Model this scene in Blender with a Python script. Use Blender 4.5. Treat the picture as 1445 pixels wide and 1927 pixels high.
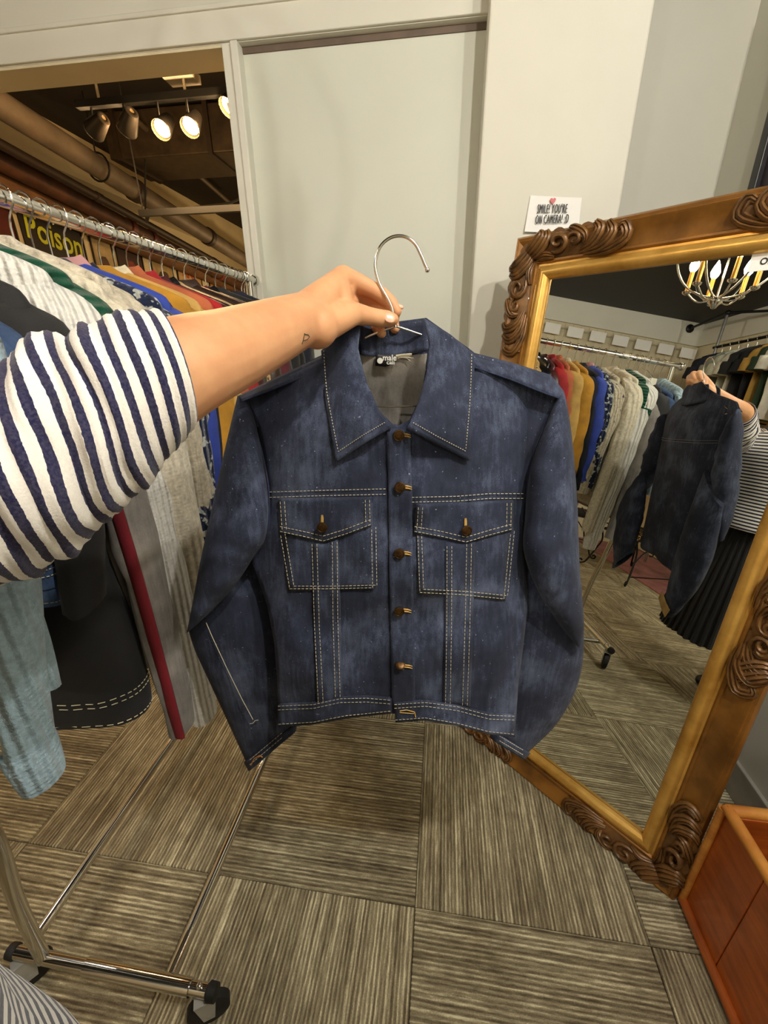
import bpy, bmesh, math, random
from math import sin, cos, pi, radians
from mathutils import Vector, Matrix, noise
random.seed(7)
V = Vector
for o in list(bpy.data.objects): bpy.data.objects.remove(o, do_unlink=True)
scene = bpy.context.scene
COL = scene.collection

# ------------------------------------------------------------------ camera
FPX, PITCH, ROLL, YAW, CAMZ = 782.6, .3849, -.0081, -.1389, 1.4502
PW, PH = 1445.0, 1927.0
_f0 = V((sin(YAW), cos(YAW), 0)); _r0 = V((cos(YAW), -sin(YAW), 0)); _u0 = V((0, 0, 1))
FWD = _f0*cos(PITCH) - _u0*sin(PITCH)
_up = _u0*cos(PITCH) + _f0*sin(PITCH)
RIGHT = _r0*cos(ROLL) + _up*sin(ROLL)
UP = _up*cos(ROLL) - _r0*sin(ROLL)
CAM = V((0, 0, CAMZ))
cam = bpy.data.cameras.new('camera'); cam.sensor_fit = 'HORIZONTAL'; cam.sensor_width = 36
cam.lens = FPX/PW*36; cam.clip_start = .02; cam.clip_end = 60
co = bpy.data.objects.new('camera', cam); COL.objects.link(co)
mw = Matrix((RIGHT, UP, -FWD)).transposed().to_4x4(); mw.translation = CAM
co.matrix_world = mw
scene.camera = co

# ------------------------------------------------------------------ world, exposure
wd = bpy.data.worlds.new('world'); scene.world = wd; wd.use_nodes = True
wd.node_tree.nodes['Background'].inputs[0].default_value = (1, .93, .82, 1)
wd.node_tree.nodes['Background'].inputs[1].default_value = .05
vs = scene.view_settings
vs.view_transform = 'Standard'; vs.look = 'None'; vs.exposure = 0.0; vs.gamma = 1.0; vs.use_curve_mapping = False
LAMP_MAIN, LAMP_SECOND, LAMP_SPOT = 26.0, 55.0, 19.0

# ------------------------------------------------------------------ pixel -> point helpers (onto real planes)
def ray(x, y): return FWD + RIGHT*((x-PW/2)/FPX) - UP*((y-PH/2)/FPX)
def at_x(x, y, X): d = ray(x, y); return CAM + d*(X/d.x)
def at_y(x, y, Y): d = ray(x, y); return CAM + d*(Y/d.y)
def at_z(x, y, Z): d = ray(x, y); return CAM + d*((Z-CAMZ)/d.z)
def at_d(x, y, D): return CAM + ray(x, y)*D

# ------------------------------------------------------------------ materials
def srgb(c):
    if isinstance(c, str): c = tuple(int(c[i:i+2], 16) for i in (0, 2, 4))
    return tuple(((v/255)/12.92 if v/255 <= .04045 else ((v/255+.055)/1.055)**2.4) for v in c) + (1,)
class NT:
    def __init__(s, name):
        s.m = bpy.data.materials.new(name); s.m.use_nodes = True
        s.t = s.m.node_tree; s.n = s.t.nodes; s.l = s.t.links
        s.b = s.n['Principled BSDF']
    def new(s, typ, **kw):
        n = s.n.new(typ)
        for k, v in kw.items(): setattr(n, k, v)
        return n
    def link(s, a, b): s.l.new(a, b)
    def coord(s, kind='Object', scale=(1, 1, 1), rot=(0, 0, 0)):
        tc = s.new('ShaderNodeTexCoord'); mp = s.new('ShaderNodeMapping')
        mp.inputs['Scale'].default_value = scale; mp.inputs['Rotation'].default_value = rot
        s.link(tc.outputs[kind], mp.inputs['Vector']); return mp.outputs['Vector']
    def noise(s, vec, scale, detail=3, rough=.55):
        n = s.new('ShaderNodeTexNoise'); n.inputs['Scale'].default_value = scale
        n.inputs['Detail'].default_value = detail; n.inputs['Roughness'].default_value = rough
        s.link(vec, n.inputs['Vector']); return n.outputs['Fac']
    def ramp(s, fac, stops):
        r = s.new('ShaderNodeValToRGB'); el = r.color_ramp.elements
        while len(el) < len(stops): el.new(.5)
        for e, (p, c) in zip(el, stops): e.position = p; e.color = srgb(c) if not isinstance(c, float) else (c, c, c, 1)
        s.link(fac, r.inputs['Fac']); return r.outputs['Color']
    def mix(s, fac, a, b, mode='MIX'):
        m = s.new('ShaderNodeMix', data_type='RGBA', blend_type=mode)
        if isinstance(fac, (int, float)): m.inputs['Factor'].default_value = fac
        else: s.link(fac, m.inputs['Factor'])
        for v, i in ((a, 6), (b, 7)):
            if isinstance(v, (tuple, list, str)): m.inputs[i].default_value = srgb(v)
            else: s.link(v, m.inputs[i])
        return m.outputs[2]
    def math(s, op, a, b=None):
        m = s.new('ShaderNodeMath', operation=op)
        for v, i in ((a, 0), (b, 1)):
            if v is None: continue
            if isinstance(v, (int, float)): m.inputs[i].default_value = v
            else: s.link(v, m.inputs[i])
        return m.outputs[0]
    def bump(s, h, strength=.3, dist=.002, prev=None):
        b = s.new('ShaderNodeBump'); b.inputs['Strength'].default_value = strength; b.inputs['Distance'].default_value = dist
        s.link(h, b.inputs['Height'])
        if prev is not None: s.link(prev, b.inputs['Normal'])
        return b.outputs['Normal']
    def out(s, col=None, rough=.6, metal=0., nrm=None, spec=.5, sheen=0.):
        if col is not None:
            if isinstance(col, (tuple, list, str)): s.b.inputs['Base Color'].default_value = srgb(col)
            else: s.link(col, s.b.inputs['Base Color'])
        s.b.inputs['Roughness'].default_value = rough; s.b.inputs['Metallic'].default_value = metal
        s.b.inputs['Specular IOR Level'].default_value = spec; s.b.inputs['Sheen Weight'].default_value = sheen
        if nrm is not None: s.link(nrm, s.b.inputs['Normal'])
        return s.m
MC = {}
def plain(name, col, rough=.6, metal=0., vary=.12, nscale=12, bump=0., bscale=60, spec=.5, sheen=0.):
    if name in MC: return MC[name]
    t = NT(name); v = t.coord()
    c2 = tuple(int(x*(1-vary)) for x in ((int(col[0:2], 16), int(col[2:4], 16), int(col[4:6], 16)) if isinstance(col, str) else col))
    f = t.noise(v, nscale, 4)
    c = t.ramp(f, [(.3, c2), (.7, col)])
    nr = t.bump(t.noise(v, bscale, 3), bump, .004) if bump else None
    MC[name] = t.out(c, rough, metal, nr, spec, sheen); return MC[name]
def chrome_mat():
    if 'chrome' in MC: return MC['chrome']
    t = NT('chrome'); MC['chrome'] = t.out((215, 213, 208), .13, 1.); return MC['chrome']
def carpet_mat():
    t = NT('carpet'); tc = t.new('ShaderNodeTexCoord'); oi = t.new('ShaderNodeObjectInfo')
    rv = t.new('ShaderNodeVectorMath', operation='SCALE'); t.link(oi.outputs['Location'], rv.inputs[0]); rv.inputs['Scale'].default_value = 3.7
    ad = t.new('ShaderNodeVectorMath', operation='ADD'); t.link(tc.outputs['Object'], ad.inputs[0]); t.link(rv.outputs[0], ad.inputs[1])
    def mp(s):
        m = t.new('ShaderNodeMapping'); m.inputs['Scale'].default_value = s; t.link(ad.outputs[0], m.inputs[0]); return m.outputs[0]
    wv = t.new('ShaderNodeTexWave', wave_type='BANDS', bands_direction='X'); wv.inputs['Scale'].default_value = 30
    wv.inputs['Distortion'].default_value = 1.1; wv.inputs['Detail'].default_value = 2; wv.inputs['Detail Scale'].default_value = 3
    t.link(mp((1, .12, 1)), wv.inputs[0])
    long_ = t.noise(mp((85, 2.2, 1)), 1, 3, .6)
    mid = t.noise(mp((150, 22, 1)), 1, 3, .7)
    fine = t.noise(mp((420, 260, 1)), 1, 2, .7)
    blot = t.noise(mp((5, 4, 1)), 1, 3)
    a = t.math('MULTIPLY', long_, .80); a = t.math('ADD', a, t.math('MULTIPLY', wv.outputs['Fac'], .20)); a = t.math('ADD', a, t.math('MULTIPLY', mid, .55))
    a = t.math('ADD', a, t.math('MULTIPLY', fine, .28)); a = t.math('ADD', a, t.math('MULTIPLY', blot, .42))
    a = t.math('SUBTRACT', a, .62)
    c = t.ramp(a, [(.22, (78, 67, 52)), (.42, (122, 112, 90)), (.58, (158, 148, 120)), (.76, (222, 214, 180))])
    hsv = t.new('ShaderNodeHueSaturation'); t.link(c, hsv.inputs['Color']); t.link(t.math('ADD', t.math('MULTIPLY', oi.outputs['Random'], .14), .92), hsv.inputs['Value'])
    h = t.math('ADD', t.math('MULTIPLY', wv.outputs['Fac'], .7), t.math('ADD', t.math('MULTIPLY', fine, .6), mid))
    return t.out(hsv.outputs[0], .95, 0, t.bump(h, .7, .004), .15)
def denim_mat(name, dark, mid, light, fleck=True):
    t = NT(name); v = t.coord()
    blot = t.noise(v, 9, 4, .6); st = t.noise(t.coord(scale=(160, 160, 14)), 1, 3, .6); fine = t.noise(v, 700, 2, .6)
    a = t.math('ADD', t.math('MULTIPLY', blot, .66), t.math('ADD', t.math('MULTIPLY', st, .24), t.math('MULTIPLY', fine, .22)))
    c = t.ramp(a, [(.36, dark), (.55, mid), (.76, light)])
    if fleck:
        fl = t.noise(v, 260, 1, .4); c = t.mix(t.ramp(fl, [(.76, 0.), (.8, .55)]), c, (176, 188, 210))
    wv = t.new('ShaderNodeTexWave', wave_type='BANDS', bands_direction='DIAGONAL'); wv.inputs['Scale'].default_value = 260
    wv.inputs['Distortion'].default_value = .4; t.link(v, wv.inputs[0])
    n1 = t.bump(t.math('ADD', wv.outputs['Fac'], t.math('MULTIPLY', fine, .8)), .25, .0008)
    return t.out(c, .85, 0, n1, .2, .05)
def stripe_mat(name, period, duty, ca, cb):
    t = NT(name); uv = t.new('ShaderNodeUVMap'); sp = t.new('ShaderNodeSeparateXYZ'); t.link(uv.outputs[0], sp.inputs[0])
    v = t.coord(); wob = t.math('MULTIPLY', t.noise(v, 260, 2), .0012)
    y = t.math('ADD', sp.outputs['Y'], wob)
    fr = t.math('FRACT', t.math('DIVIDE', y, period))
    c = t.mix(t.math('LESS_THAN', fr, duty), ca, cb)
    c = t.mix(t.ramp(t.noise(v, 500, 2), [(.35, .0), (.8, .18)]), c, (150, 145, 150))
    return t.out(c, .9, 0, t.bump(t.noise(v, 600, 3), .3, .0015), .15, .15)
def knit_mat(name, col, freq=260, strength=.8, vary=.2, horiz=False, spots=None, flecks=None):
    if name in MC: return MC[name]
    t = NT(name); v = t.coord(); sp = t.new('ShaderNodeSeparateXYZ'); t.link(v, sp.inputs[0])
    s = sp.outputs['Z'] if horiz else t.math('ADD', t.math('MULTIPLY', sp.outputs['X'], .8), sp.outputs['Y'])
    rib = t.math('SINE', t.math('MULTIPLY', s, freq)); row = t.math('SINE', t.math('MULTIPLY', sp.outputs['Z'], 900))
    nz = t.noise(v, 90, 4, .7)
    c0 = (int(col[0:2], 16), int(col[2:4], 16), int(col[4:6], 16)); c2 = tuple(int(x*(1-vary)) for x in c0)
    c = t.ramp(nz, [(.3, c2), (.68, c0)])
    if spots:
        vo = t.new('ShaderNodeTexVoronoi'); vo.inputs['Scale'].default_value = spots[1]; t.link(v, vo.inputs['Vector'])
        c = t.mix(t.ramp(vo.outputs['Distance'], [(spots[2], .95), (spots[2]+.06, 0.)]), c, spots[0])
    if flecks:
        c = t.mix(t.ramp(t.noise(v, flecks[1], 2, .6), [(.54, 0.), (.6, .9)]), c, flecks[0])
    h = t.math('ADD', t.math('MULTIPLY', rib, .6), t.math('ADD', t.math('MULTIPLY', row, .04), nz))
    MC[name] = t.out(c, .95, 0, t.bump(h, strength, .004), .1, .2); return MC[name]
def leopard_mat():
    t = NT('leopard_print'); v = t.coord(); vo = t.new('ShaderNodeTexVoronoi'); vo.inputs['Scale'].default_value = 28; t.link(v, vo.inputs['Vector'])
    c = t.ramp(vo.outputs['Distance'], [(.18, (150, 105, 55)), (.3, (22, 16, 12)), (.46, (28, 20, 14)), (.56, (196, 160, 100))])
    return t.out(c, .85, 0, t.bump(t.noise(v, 300, 2), .3), .2)
def wood_mat(name, a, b, rough=.4, metal=0., scale=(6, 6, 60), coat=0.):
    if name in MC: return MC[name]
    t = NT(name); f = t.noise(t.coord(scale=scale), 1, 5, .62); g = t.noise(t.coord(), 9, 4, .6)
    c = t.ramp(t.math('ADD', t.math('MULTIPLY', f, .6), t.math('MULTIPLY', g, .42)), [(.36, a), (.62, b)])
    m = t.out(c, rough, metal, t.bump(f, .15, .002)); t.b.inputs['Coat Weight'].default_value = coat
    MC[name] = m; return m
def emit_mat(name, col, s):
    if name in MC: return MC[name]
    t = NT(name); t.b.inputs['Emission Color'].default_value = srgb(col); t.b.inputs['Emission Strength'].default_value = s
    MC[name] = t.out(col, .4); return MC[name]
def skin_mat():
    t = NT('skin'); v = t.coord(); a = t.noise(v, 14, 4, .6); b = t.noise(v, 380, 3, .6)
    c = t.ramp(a, [(.3, (198, 142, 102)), (.7, (216, 166, 122))])
    c = t.mix(t.math('MULTIPLY', b, .25), c, (198, 134, 98))
    t.b.inputs['Subsurface Weight'].default_value = .15; t.b.inputs['Subsurface Radius'].default_value = (.008, .003, .0015)
    t.b.inputs['Subsurface Scale'].default_value = .6
    return t.out(c, .52, 0, t.bump(b, .12, .001), .35)

CHROME = chrome_mat()
WALL = plain('wall_paint', 'DAD8CC', .72, vary=.03, nscale=2.5, bump=.05, bscale=180)
TRIM = plain('trim_paint', 'DCDACE', .5, vary=.03, nscale=3)
CREAM = plain('cream_paint', 'D6CCAE', .75, vary=.06, nscale=3)
BLACKP = plain('black_ceiling_paint', '1A1918', .6, vary=.3, nscale=2, bump=.1, bscale=30)
CARPET = carpet_mat()
DENIM = denim_mat('indigo_denim', (24, 28, 40), (43, 49, 68), (94, 104, 129))
DENIM_IN = denim_mat('denim_wrong_side', (92, 90, 88), (138, 134, 128), (176, 170, 160), False)
STITCH = plain('cream_thread', 'CFC5A6', .8, vary=.1)
GOLDTHREAD = plain('gold_thread', 'D9AE5A', .7, vary=.15)
BRASS = plain('aged_brass', '5E4426', .38, .85, vary=.45, nscale=160)
BLACKMETAL = plain('black_metal', '141414', .45, .3)
RUBBER = plain('black_rubber', '101010', .7)
WIRE = chrome_mat()

# ------------------------------------------------------------------ mesh helpers
class MB:
    def __init__(s): s.v = []; s.f = []; s.uv = None
    def add(s, vs, fs):
        k = len(s.v); s.v += [V(p) for p in vs]; s.f += [tuple(i+k for i in f) for f in fs]; return s
    def box(s, c, d, R=None):
        c = V(c); pts = [V((x*d[0]/2, y*d[1]/2, z*d[2]/2)) for x in (-1, 1) for y in (-1, 1) for z in (-1, 1)]
        if R is not None: pts = [R @ p for p in pts]
        return s.add([c+p for p in pts], [(0, 1, 3, 2), (4, 6, 7, 5), (0, 4, 5, 1), (2, 3, 7, 6), (0, 2, 6, 4), (1, 5, 7, 3)])
    def bbox(s, a, b): return s.box([(a[i]+b[i])/2 for i in range(3)], [abs(b[i]-a[i]) for i in range(3)])
    def loft(s, rings, closed=True, cap=True):
        k = len(s.v); n = len(rings[0])
        for r in rings: s.v += [V(p) for p in r]
        for i in range(len(rings)-1):
            for j in range(n if closed else n-1):
                a = k+i*n+j; b = k+i*n+(j+1) % n
                s.f.append((a, b, b+n, a+n))
        if cap and closed:
            s.f.append(tuple(k+j for j in reversed(range(n)))); e = k+(len(rings)-1)*n
            s.f.append(tuple(e+j for j in range(n)))
        return s
    def grid(s, rows): return s.loft(rows, closed=False, cap=False)
    def tube(s, pts, rad, n=8, cap=True, flat=None, up=None):
        pts = [V(p) for p in pts]
        if isinstance(rad, (int, float)): rad = [rad]*len(pts)
        rings = []; nrm = None
        for i, p in enumerate(pts):
            t = (pts[min(i+1, len(pts)-1)] - pts[max(i-1, 0)])
            if t.length < 1e-9: t = V((0, 0, 1))
            t.normalize()
            if nrm is None:
                a = V(up) if up else (V((0, 0, 1)) if abs(t.z) < .9 else V((1, 0, 0)))
                nrm = (a - t*a.dot(t)).normalized()
            else:
                nrm = nrm - t*nrm.dot(t)
                nrm = nrm.normalized() if nrm.length > 1e-6 else V((1, 0, 0))
            bi = t.cross(nrm); fl = flat or (1, 1)
            rings.append([p + nrm*(rad[i]*fl[0]*cos(2*pi*j/n)) + bi*(rad[i]*fl[1]*sin(2*pi*j/n)) for j in range(n)])
        return s.loft(rings, True, cap)
    def capsule(s, pts, rad, n=14):
        pts = [V(p) for p in pts]; P = []; R = []
        d0 = (pts[0]-pts[1]).normalized(); d1 = (pts[-1]-pts[-2]).normalized()
        for k in (4, 3, 2, 1): a = k/4*pi/2*.98; P.append(pts[0]+d0*rad[0]*sin(a)); R.append(rad[0]*cos(a))
        P += pts; R += list(rad)
        for k in (1, 2, 3, 4): a = k/4*pi/2*.98; P.append(pts[-1]+d1*rad[-1]*sin(a)); R.append(rad[-1]*cos(a))
        return s.tube(P, R, n)
    def sphere(s, c, r, n=12, m=8, sc=(1, 1, 1), R=None):
        rings = []
        for i in range(1, m):
            a = pi*i/m
            ring = [V((r*sc[0]*sin(a)*cos(2*pi*j/n), r*sc[1]*sin(a)*sin(2*pi*j/n), r*sc[2]*cos(a))) for j in range(n)]
            if R is not None: ring = [R @ p for p in ring]
            rings.append([V(c)+p for p in ring])
        return s.loft(rings)
    def lathe(s, c, prof, n=20, axis='Z', R=None):
        rings = []
        for r, h in prof:
            ring = []
            for j in range(n):
                a = 2*pi*j/n; p = V((r*cos(a), r*sin(a), h))
                if axis == 'Y': p = V((p.x, p.z, p.y))
                if axis == 'X': p = V((p.z, p.x, p.y))
                if R is not None: p = R @ p
                ring.append(V(c)+p)
            rings.append(ring)
        return s.loft(rings)
    def build(s, name, mat, parent=None, smooth=True, local=False, uv=None, solid=0., sub=0, bevel=0., offset=0.):
        me = bpy.data.meshes.new(name)
        off = V((0, 0, 0)); base = None
        if parent is not None:
            if not local:
                t = parent
                while t.parent: t = t.parent
                off = V(t.location)
        elif not local and s.v:
            lo = [min(p[i] for p in s.v) for i in range(3)]; hi = [max(p[i] for p in s.v) for i in range(3)]
            off = V(((lo[0]+hi[0])/2, (lo[1]+hi[1])/2, lo[2])); base = off
        me.from_pydata([p-off for p in s.v], [], s.f); me.update()
        bm = bmesh.new(); bm.from_mesh(me); bmesh.ops.recalc_face_normals(bm, faces=bm.faces[:]); bm.to_mesh(me); bm.free()
        if smooth:
            me.polygons.foreach_set('use_smooth', [True]*len(me.polygons))
        me.materials.append(mat)
        if uv is not None:
            L = me.uv_layers.new(name='UVMap')
            for lp in me.loops: L.data[lp.index].uv = uv[lp.vertex_index]
        o = bpy.data.objects.new(name, me); COL.objects.link(o)
        if parent is not None: o.parent = parent
        elif base is not None: o.location = base
        if solid:
            m = o.modifiers.new('thickness', 'SOLIDIFY'); m.thickness = solid; m.offset = offset
        if bevel:
            m = o.modifiers.new('bevel', 'BEVEL'); m.width = bevel; m.segments = 2; m.limit_method = 'ANGLE'
        if sub:
            m = o.modifiers.new('subsurf', 'SUBSURF'); m.levels = sub; m.render_levels = sub
        if smooth and not sub and hasattr(me, 'set_sharp_from_angle'):
            me.set_sharp_from_angle(angle=radians(50))
        return o
def tag(o, label=None, cat=None, group=None, kind=None):
    if label: o['label'] = label
    if cat: o['category'] = cat
    if group: o['group'] = group
    if kind: o['kind'] = kind
    return o
def thing(name, label, cat, loc=(0, 0, 0), group=None, rotz=0):
    o = bpy.data.objects.new(name, None); o.empty_display_size = .05; COL.objects.link(o)
    o.location = loc; o.rotation_euler = (0, 0, rotz); return tag(o, label, cat, group)
def struct(o): o['kind'] = 'structure'; return o
def lerp(a, b, t): return a+(b-a)*t
def poly(pts, t):
    """point at fraction t of a polyline (by length)"""
    pts = [V(p) for p in pts]; ls = [(pts[i+1]-pts[i]).length for i in range(len(pts)-1)]; d = t*sum(ls)
    for i, l in enumerate(ls):
        if d <= l or i == len(ls)-1: return pts[i].lerp(pts[i+1], d/l if l else 0)
        d -= l
def smooth_path(pts, n):
    """Catmull-Rom through the points, n samples per span"""
    P = [V(p) for p in pts]; P = [P[0]*2-P[1]]+P+[P[-1]*2-P[-2]]; out = []
    for i in range(1, len(P)-2):
        for k in range(n):
            t = k/n; a, b, c, d = P[i-1:i+3]
            out.append(.5*((2*b)+(c-a)*t+(2*a-5*b+4*c-d)*t*t+(3*b-a-3*c+d)*t**3))
    return out+[P[-2]]
def smooth_vals(v, n): return [p.x for p in smooth_path([V((x, 0, 0)) for x in v], n)]
def text_mesh(name, body, size, mat, parent, origin, ex, ey, sx=1., bold=0., align='CENTER', thick=.0004, local=False, space=1., xbold=0.):
    c = bpy.data.curves.new(name, 'FONT'); c.body = body; c.size = size; c.align_x = align; c.align_y = 'CENTER'; c.offset = bold; c.extrude = thick
    c.resolution_u = 3; c.space_character = space
    t = bpy.data.objects.new(name, c); COL.objects.link(t); bpy.context.view_layer.update()
    me = bpy.data.meshes.new_from_object(t); bpy.data.objects.remove(t, do_unlink=True)
    ex = V(ex).normalized(); ey = V(ey).normalized(); ez = ex.cross(ey); off = V((0, 0, 0))
    if parent is not None and not local:
        p = parent
        while p.parent: p = p.parent
        off = V(p.location)
    for v in me.vertices: v.co = V(origin)-off + ex*(v.co.x*sx) + ey*v.co.y + ez*v.co.z
    if xbold:
        vs_ = [v.co.copy() for v in me.vertices]; fs_ = [tuple(p.vertices) for p in me.polygons]; nv_ = len(vs_); me = bpy.data.meshes.new(name)
        me.from_pydata([v+ex*(k*xbold)+ez*(.00002*k) for k in (-1, 0, 1) for v in vs_], [], [tuple(i+k*nv_ for i in f) for k in range(3) for f in fs_])
    me.materials.clear(); me.materials.append(mat); me.name = name
    o = bpy.data.objects.new(name, me); COL.objects.link(o); o.parent = parent; return o
def copy_tree(o, parent=None):
    c = o.copy(); COL.objects.link(c); c.parent = parent
    for ch in list(o.children): copy_tree(ch, c)
    return c
def point_light(name, loc, watt, col, r, parent):
    l = bpy.data.lights.new(name, 'POINT'); l.energy = watt; l.color = col; l.shadow_soft_size = r
    o = bpy.data.objects.new(name, l); COL.objects.link(o); o.parent = parent
    off = V(parent.location) if parent else V((0, 0, 0)); o.location = V(loc)-off; return o

# ================================================================== STRUCTURE
TILE = .61; TX0, TY0 = -.0149, .6623
XL, XR, YB, YF = -3.9, 1.05, -1.8, 1.82       # left wall, right wall, back wall, front wall face
ZC = 2.88                                    # ceiling of the front room
fl = struct(MB().bbox((XL-.1, YB-.1, -.06), (XR+.1, 9.1, -.009)).build('floor', plain('floor_underlay', '5A5040', .9), smooth=False))
tile_me = None
for i in range(-7, 2):
    for j in range(-4, 3):
        if tile_me is None:
            t = MB().box((0, 0, -.0045), (TILE-.0015, TILE-.0015, .009)).build('carpet_tile', CARPET, fl, smooth=False, local=True)
            m = bmesh.new(); m.from_mesh(t.data); bmesh.ops.bevel(m, geom=[e for e in m.edges if all(v.co.z > -.001 for v in e.verts)], offset=.002, segments=1, affect='EDGES'); m.to_mesh(t.data); m.free()
            tile_me = t.data
        else:
            t = bpy.data.objects.new('carpet_tile', tile_me); COL.objects.link(t); t.parent = fl
        t.location = V((TX0+(i+.5)*TILE, TY0+(j+.5)*TILE, 0)) - V(fl.location)
        t.rotation_euler = (0, 0, 0 if (i+j) % 2 == 0 else pi/2)
struct(MB().bbox((XL-.1, YB-.1, ZC), (XR+.1, YF+.13, ZC+.1)).build('ceiling', BLACKP, smooth=False))
# front wall: header over the opening and the door, lintel, jamb, panel door, pillar
struct(MB().bbox((XL, YF, 2.40), (.10, YF+.13, ZC)).build('wall_front', WALL, smooth=False))
struct(MB().bbox((XL, YF-.012, 2.402), (.10, YF, 2.485)).bbox((XL, YF-.02, 2.478), (.10, YF, 2.492)).build('trim_1', TRIM, smooth=False, bevel=.003))
struct(MB().bbox((XL, YF+.002, 2.392), (-.74, YF+.128, 2.4)).build('trim_2', CREAM, smooth=False))
struct(MB().bbox((-.80, YF-.004, 0), (-.765, YF+.12, 2.4)).build('trim_3', TRIM, smooth=False, bevel=.003))
struct(MB().bbox((-.765, YF-.016, 0), (-.738, YF+.12, 2.4)).build('trim_4', TRIM, smooth=False, bevel=.004))
struct(MB().bbox((-.738, YF+.03, 0), (.10, YF+.06, 2.382)).build('door_1', plain('door_paint', 'D3D5C9', .45, vary=.03, nscale=1.5), smooth=False))
struct(MB().bbox((-.738, YF+.025, 2.382), (.10, YF+.08, 2.40)).build('trim_5', plain('door_track_brown', '6A5A4E', .6), smooth=False))
struct(MB().bbox((.086, 1.70, 0), (.538, 2.3, ZC)).build('wall_pillar', WALL, smooth=False, bevel=.006))
struct(MB().bbox((.538, 2.2, 0), (XR+.1, 2.3, ZC)).build('wall_recess', WALL, smooth=False))
wr = struct(MB().bbox((XR, YB-.1, 0), (XR+.1, 2.2, ZC)).build('wall_right', WALL, smooth=False))
struct(MB().bbox((XR-.014, YB, 0), (XR, 2.2, .13)).build('baseboard_right', plain('baseboard_grey', 'A8A398', .5), smooth=False, bevel=.004))
struct(MB().bbox((XL-.1, YB-.1, 0), (XL, 9.1, 3.35)).build('wall_left', CREAM, smooth=False))
struct(MB().bbox((XL, YB-.1, 0), (XR, YB, ZC)).build('wall_back', CREAM, smooth=False))
# white upper band that runs round the left and back walls
struct(MB().bbox((XL, YB, 2.62), (XL+.035, YF, ZC)).bbox((XL, YB, 2.62), (XR, YB+.035, ZC)).build('trim_6', WALL, smooth=False))
# the room behind the opening
struct(MB().bbox((XL, 9.0, 0), (-.6, 9.1, 3.35)).build('wall_far', CREAM, smooth=False))
struct(MB().bbox((-.7, YF+.14, 0), (-.6, 9.0, 3.35)).build('wall_partition', CREAM, smooth=False))
struct(MB().bbox((XL-.1, YF+.13, 3.35), (-.5, 9.1, 3.45)).build('ceiling_far', plain('dark_ceiling', '1E1814', .8, vary=.4, nscale=3), smooth=False))
# upper wall of the far room: cream bulkhead above the pipes
struct(MB().bbox((XL, 2.6, 2.98), (XL+.25, 9.0, 3.35)).build('wall_bulkhead', CREAM, smooth=False))

# ================================================================== MIRROR
mBR = V((.645, .8764, .1)); mE = V((-.7448, .6673, 0)).normalized(); mUP = V((.0786, .0877, .993)).normalized()
mN = mUP.cross(mE).normalized(); MW, MH = .6355, 1.5347
mE = -mUP.cross(mN).normalized() if mE.dot(mUP.cross(mN)) < 0 else mUP.cross(mN).normalized()
def mp(a, b, h): return mBR + mE*a + mUP*b + mN*h
GILT = wood_mat('gilded_wood', (98, 64, 24), (158, 108, 44), .36, .25, (5, 5, 5), .2)
GILTB = wood_mat('bright_gilding', (184, 134, 54), (238, 190, 100), .30, .55, (8, 8, 8), .1)
CARVE = wood_mat('carved_walnut_gilt', (66, 44, 22), (128, 90, 48), .42, .2, (30, 30, 30), .15)
mir = thing('floor_mirror', 'tall mirror in carved gilded wooden frame leaning in the corner by the pillar', 'mirror', mp(MW/2, -.1, 0))
BEAD = [(-.004, .002), (-.002, .012), (.006, .021), (.016, .024), (.026, .019), (.031, .011), (.036, .011)]
RAILP = [(.036, .011), (.040, .017), (.045, .017), (.048, .012), (.054, .013), (.066, .016), (.08, .022), (.092, .031), (.098, .034), (.101, .029), (.107, .031), (.113, .025), (.115, .012), (.115, -.028), (0., -.028), (-.004, .002)]
def rail_strip(prof, k):
    mb = MB(); rows = []
    for d, h in prof:
        cs = [(-d, -d), (MW+d, -d), (MW+d, MH+d), (-d, MH+d)]
        a, b = cs[k], cs[(k+1) % 4]
        rows.append([mp(lerp(a[0], b[0], t/8), lerp(a[1], b[1], t/8), h) for t in range(9)])
    return mb.grid(rows)
def spiral(c, r0, r1, a0, turns, n=16): return [(c[0]+lerp(r0, r1, i/n)*cos(a0+turns*2*pi*i/n), c[1]+lerp(r0, r1, i/n)*sin(a0+turns*2*pi*i/n)) for i in range(n+1)]
ORN = [(spiral((.12, .052), .036, .006, -2.2, 1.25), .0075), (spiral((.172, .05), .028, .006, 3.6, -1.1), .006),
       ([(.0, .02), (.03, .045), (.06, .085), (.05, .1)], .011), ([(.025, .012), (.055, .03), (.082, .07), (.075, .1)], .011),
       ([(.05, .006), (.08, .012), (.11, .006)], .008), ([(.15, .095), (.17, .085), (.2, .06), (.2, .035)], .009),
       ([(.19, .014), (.225, .03), (.245, .07), (.225, .098)], .010), ([(.2, .006), (.25, .014), (.28, .052), (.262, .09)], .010),
       ([(.21, -.002), (.27, .0), (.318, .03), (.308, .07), (.29, .06)], .009)]
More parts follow.
